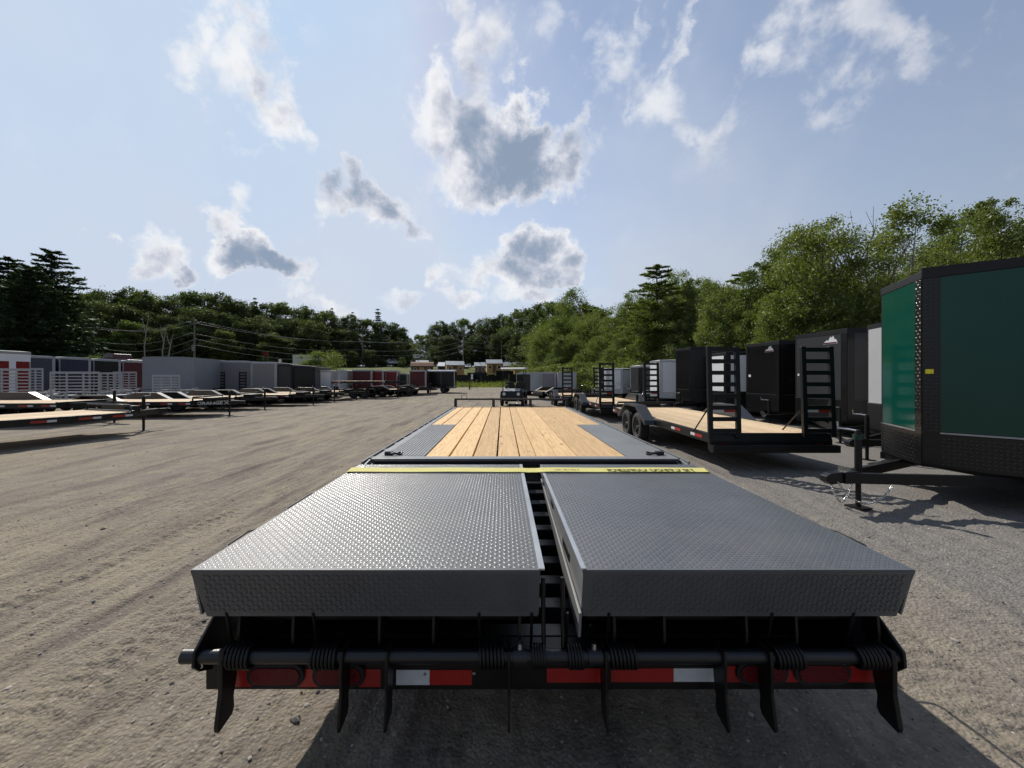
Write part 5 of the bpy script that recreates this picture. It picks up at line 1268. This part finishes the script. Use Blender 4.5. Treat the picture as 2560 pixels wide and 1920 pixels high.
# right wood, singled-out trees first
tree_px('d1', 'tallest bushy light green tree above the charcoal trailer', 2050, 560, 21, GRW, wid=.86)
tree_px('d4', 'airy tree with pale trunk left of the green trailer roof', 2265, 520, 24, GRW, wid=1.0)
tree_px('d2', 'dense tree at the right edge above the green trailer', 2490, 495, 19, GRW, wid=.8)
tree_px('d3', 'round tree filling the gap above the green trailer roof', 2385, 545, 27, GRW, wid=.8)
tree_px('p3', 'pine with forked top standing out of the right wood', 1642, 655, 31, GRW, wid=1.5)
tree_px('p3', 'dark pine between the forked pine and the tallest bushy tree', 1858, 672, 27, GRW, wid=1.45)
tree_px('d4', 'thin half-bare tree rising over the centre of the wood', 1432, 730, 60, GRW, wid=.9)
for px, ty, Y, kd in ((1925, 640, 24, 'd2'), (1980, 605, 25, 'd3'), (2130, 665, 23, 'd3'), (2190, 720, 21, 'd2'), (2330, 640, 20, 'd1'), (2560, 560, 25, 'd3'), (2640, 560, 20, 'd1'), (1780, 690, 27, 'd1'), (1820, 705, 25, 'd3'), (1735, 668, 30, 'd2'), (1712, 690, 35, 'd1'), (1690, 672, 38, 'd3'), (1762, 676, 34, 'd1'), (1700, 700, 33, 'd3'), (1665, 730, 30, 'd1'),
                      (1610, 715, 37, 'd2'), (1575, 720, 40, 'd1'), (1545, 748, 42, 'd3'), (1510, 758, 47, 'd2'), (1480, 765, 50, 'd1'), (1450, 770, 54, 'd3'), (1415, 765, 58, 'd2'), (1390, 790, 54, 'd1'), (1372, 815, 50, 'd3'),
                      (1880, 760, 23, 'd1'), (1960, 740, 21, 'd3'), (2040, 760, 20, 'd2'), (1640, 800, 31, 'd3'), (1560, 815, 35, 'd2'), (1490, 835, 40, 'd1'), (1430, 830, 45, 'd3'), (1700, 790, 28, 'd2'), (1765, 780, 26, 'd1'), (1840, 790, 24.5, 'd2'), (2120, 735, 19, 'd1'), (1595, 860, 33, 'd1'), (1400, 850, 44, 'd2'), (1455, 870, 39, 'd1'), (1530, 870, 36, 'd3')):
    tree_px(kd, LR(px, 'low front row' if ty > 785 else 'main row', kd), px + rs.uniform(-6, 6), ty + rs.uniform(-6, 10) + (22 if 1400 < px < 1900 and ty < 785 else 0), Y, GRW, wid=rs.uniform(.62, .9) if ty < 785 else rs.uniform(.85, 1.2))
for px, ty, Y in ((2080, 640, 34), (1950, 655, 38), (1830, 720, 40), (1720, 715, 46), (1600, 735, 55), (2200, 640, 34), (2300, 600, 36), (2440, 590, 34), (2580, 580, 34), (1500, 775, 66), (1770, 730, 52), (1660, 740, 60)):
    tree_px('d3', LR(px, 'back row', 'd3'), px, ty + 45, Y, GRW, wid=1.1)
# dead branches
for px, ty, Y, lb, sd in ((2150, 565, 22, 'leafless grey snag right of the tallest bushy tree', 3), (2185, 590, 22.5, 'second leafless snag leaning to the right', 8)):
    x = X_(px, Y); t = bare_proto(CAM_H + (VY - ty) * Y / FPX, sd); T = thing('dead_tree', lb, 'tree', (x, Y, TZ(x, Y)), 0, GRW); t.parent = T
# beyond the sheds
for px, ty, Y, kd in ((1100, 800, 112, 'f1'), (1130, 806, 116, 'f3'), (1165, 800, 120, 'f2'), (1195, 806, 116, 'f1'), (1225, 792, 112, 'f3'), (1255, 786, 110, 'f1'), (1290, 782, 104, 'f2'), (1325, 770, 98, 'f3'), (1355, 762, 92, 'f1'), (1385, 760, 86, 'f2'), (1415, 758, 82, 'f3'), (1450, 765, 78, 'f1'), (1490, 770, 80, 'f2'),
                      (1075, 835, 118, 'f3'), (1050, 838, 128, 'f2'), (1025, 842, 134, 'f1'), (1000, 832, 130, 'f3'), (1120, 840, 106, 'f3'), (1180, 840, 108, 'f1'), (1240, 835, 104, 'f3'), (1300, 830, 95, 'f1'), (1345, 835, 85, 'f3')):
    tree_px(kd, 'dark ' + ('low' if ty > 825 else 'tall') + ' tree ' + near(px, CA), px + rs.uniform(-5, 5), ty + rs.uniform(-4, 4), Y, GCW, wid=rs.uniform(.9, 1.2))
# left wood
tree_px('p1', 'tall dark pine at the far left, highest of that side', 130, 622, 52, GLW, wid=1.35)
tree_px('p1', 'dark pine at the left picture edge beside the highest one', 20, 640, 50, GLW, wid=1.5)
tree_px('p1', 'shorter dark pine in front of the two tall left ones', 75, 660, 47, GLW, wid=1.4)
tree_px('p2', 'pointed pine on the skyline left of the centre gap', 945, 770, 108, GLW, wid=1.2)
tree_px('p2', 'smaller pointed pine next to the skyline pine', 882, 778, 106, GLW, wid=1.1)
tree_px('p2', 'narrow pine spire over the middle of the left wood', 830, 768, 104, GLW, wid=.9)
tree_px('p2', 'short pine spire left of the narrow one', 765, 762, 102, GLW, wid=1.0)
tree_px('p2', 'dark pine knob above the left wood', 637, 742, 98, GLW, wid=1.1)
tree_px('p2', 'very small far spruce in the centre gap', 1012, 826, 150, GLW, wid=.8)
LL = lambda px, r: ('skyline', 'middle', 'lower')[r] + ' dark tree ' + near(px, LA)
tops = [(200, 745), (235, 735), (275, 728), (320, 726), (355, 728), (395, 742), (430, 742), (470, 735), (510, 732), (545, 742), (585, 758), (620, 758), (665, 756), (700, 760), (735, 765), (770, 768), (810, 778), (850, 788), (880, 792), (915, 795), (950, 800), (985, 812), (170, 735), (130, 720), (60, 700), (0, 700), (-60, 690), (-130, 680)]
for i, (px, ty) in enumerate(tops):
    tree_px(('f1', 'f2', 'f3')[i % 3], LL(px, 0), px + rs.uniform(-6, 6), ty + rs.uniform(-4, 6), 84 + 20 * max(0, px) / 950 + rs.uniform(-2, 2), GLW, wid=rs.uniform(.85, 1.1))
    tree_px(('f3', 'f1', 'f3')[i % 3], LL(px, 1), px + rs.uniform(0, 20), ty + 42 + rs.uniform(-14, 14), 78 + 20 * max(0, px) / 950 + rs.uniform(-2, 2), GLW, wid=rs.uniform(1.0, 1.25))
    tree_px(('f2', 'f3', 'f1')[i % 3], LL(px, 2), px + rs.uniform(0, 20), ty + 88 + rs.uniform(-14, 10), 73 + 20 * max(0, px) / 950 + rs.uniform(-2, 2), GLW, wid=rs.uniform(1.1, 1.5))
# pale bare trunks standing before the left wood
for px, ty, by, Y, lb in ((363, 785, 860, 72, 'pale forked trunk standing before the left wood'), (408, 815, 880, 71, 'thin pale curving trunk right of the forked one'), (424, 832, 875, 70.5, 'short pale leaning trunk beside the curving one')):
    x = X_(px, Y); z = TZ(x, Y); h = CAM_H + (VY - ty) * Y / FPX - z; T = thing('bare_trunk', lb, 'tree', (x, Y, z), 0, GLW)
    m = MB(); m.tube([(0, 0, -.2), (-.15, 0, h * .4), (.25, 0, h * .75), (.7, 0, h)], [.12, .10, .08, .03], 7); m.tube([(.05, 0, h * .66), (-.5, .1, h * .86), (-.55, .1, h * 1.02)], [.07, .05, .02], 6); m.build('trunk', M['palebark'], T)
# bushes
def bush(label, px, topy, Y, wid):
    return tree_px('s1', label, px, topy, Y, 'bushes along the road edge', wid=wid, name='bush', cat='bush')
bush('round yellow-green bush above the black and silver trailers', 800, 874, 50, 1.15)
bush('low bush left of the round yellow-green one', 770, 893, 49, 1.0)
bush('small bush beside the pickup on the left', 225, 886, 44, 1.0)
bush('tiny roadside bush farther left of the pickup', 152, 890, 43, .8)
for i, (px, ty, Y) in enumerate(((1395, 905, 40), (1440, 900, 37), (1360, 912, 44), (1500, 905, 34), (1560, 890, 30))):
    bush(['low shrub behind the silver low trailers', 'shrub behind the white and black-panelled trailer', 'shrub at the wood edge left of the silver low trailers', 'shrub behind the second ladder-ramp trailer', 'shrub above the dark grey trailer'][i], px, ty, Y, 1.5)
bush('pale shrub growing among the sheds', 1292, 908, 80, 1.1)
# grass tufts along the lane edge
def grass():
    n = 9000; x = rs.uniform(-14, 16, n); y = rs.uniform(50, 78, n); d = .55 * y + .9 * np.maximum(0, -x - 12); k = d > 33; x, y = x[k], y[k]
    x2 = rs.uniform(9, 16, 5000); y2 = rs.uniform(17, 40, 5000); k = (x2 - .10 * (y2 - 14)) > 12.4; x = np.concatenate([x, x2[k]]); y = np.concatenate([y, y2[k]])
    n = len(x); z = terrain(x, y); hgt = rs.uniform(.18, .55, (n, 1)); C = np.stack([x, y, z], -1) + np.array([0, 0, 1]) * hgt * .5
    A = np.array([0, 0, 1.]) * hgt * .6 + rs.normal(size=(n, 3)) * .12; B = np.stack([rs.uniform(-1, 1, n), rs.uniform(-.4, .4, n), np.zeros(n)], -1); B = B / np.linalg.norm(B, axis=1, keepdims=True) * .16
    me = quads_mesh('grass', C, A, B, M['grass']); o = bpy.data.objects.new('grass', me); COL.objects.link(o); tag(o, 'rough yellowish grass on the bank beyond the gravel', 'grass', kind='stuff')
grass()

# look-alike trees that still share a description are told apart by their order from the left
from collections import defaultdict
_same = defaultdict(list)
for o in COL.objects:
    if o.parent is None and 'label' in o: _same[o['label']].append(o)
for lb, os_ in _same.items():
    if len(os_) > 1:
        os_.sort(key=lambda o: o.location.x / max(.1, o.location.y))
        for o, w in zip(os_, ('left', 'right') if len(os_) == 2 else ('left', 'middle', 'right', 'rightmost')): o['label'] = lb + ', ' + w + ' one'
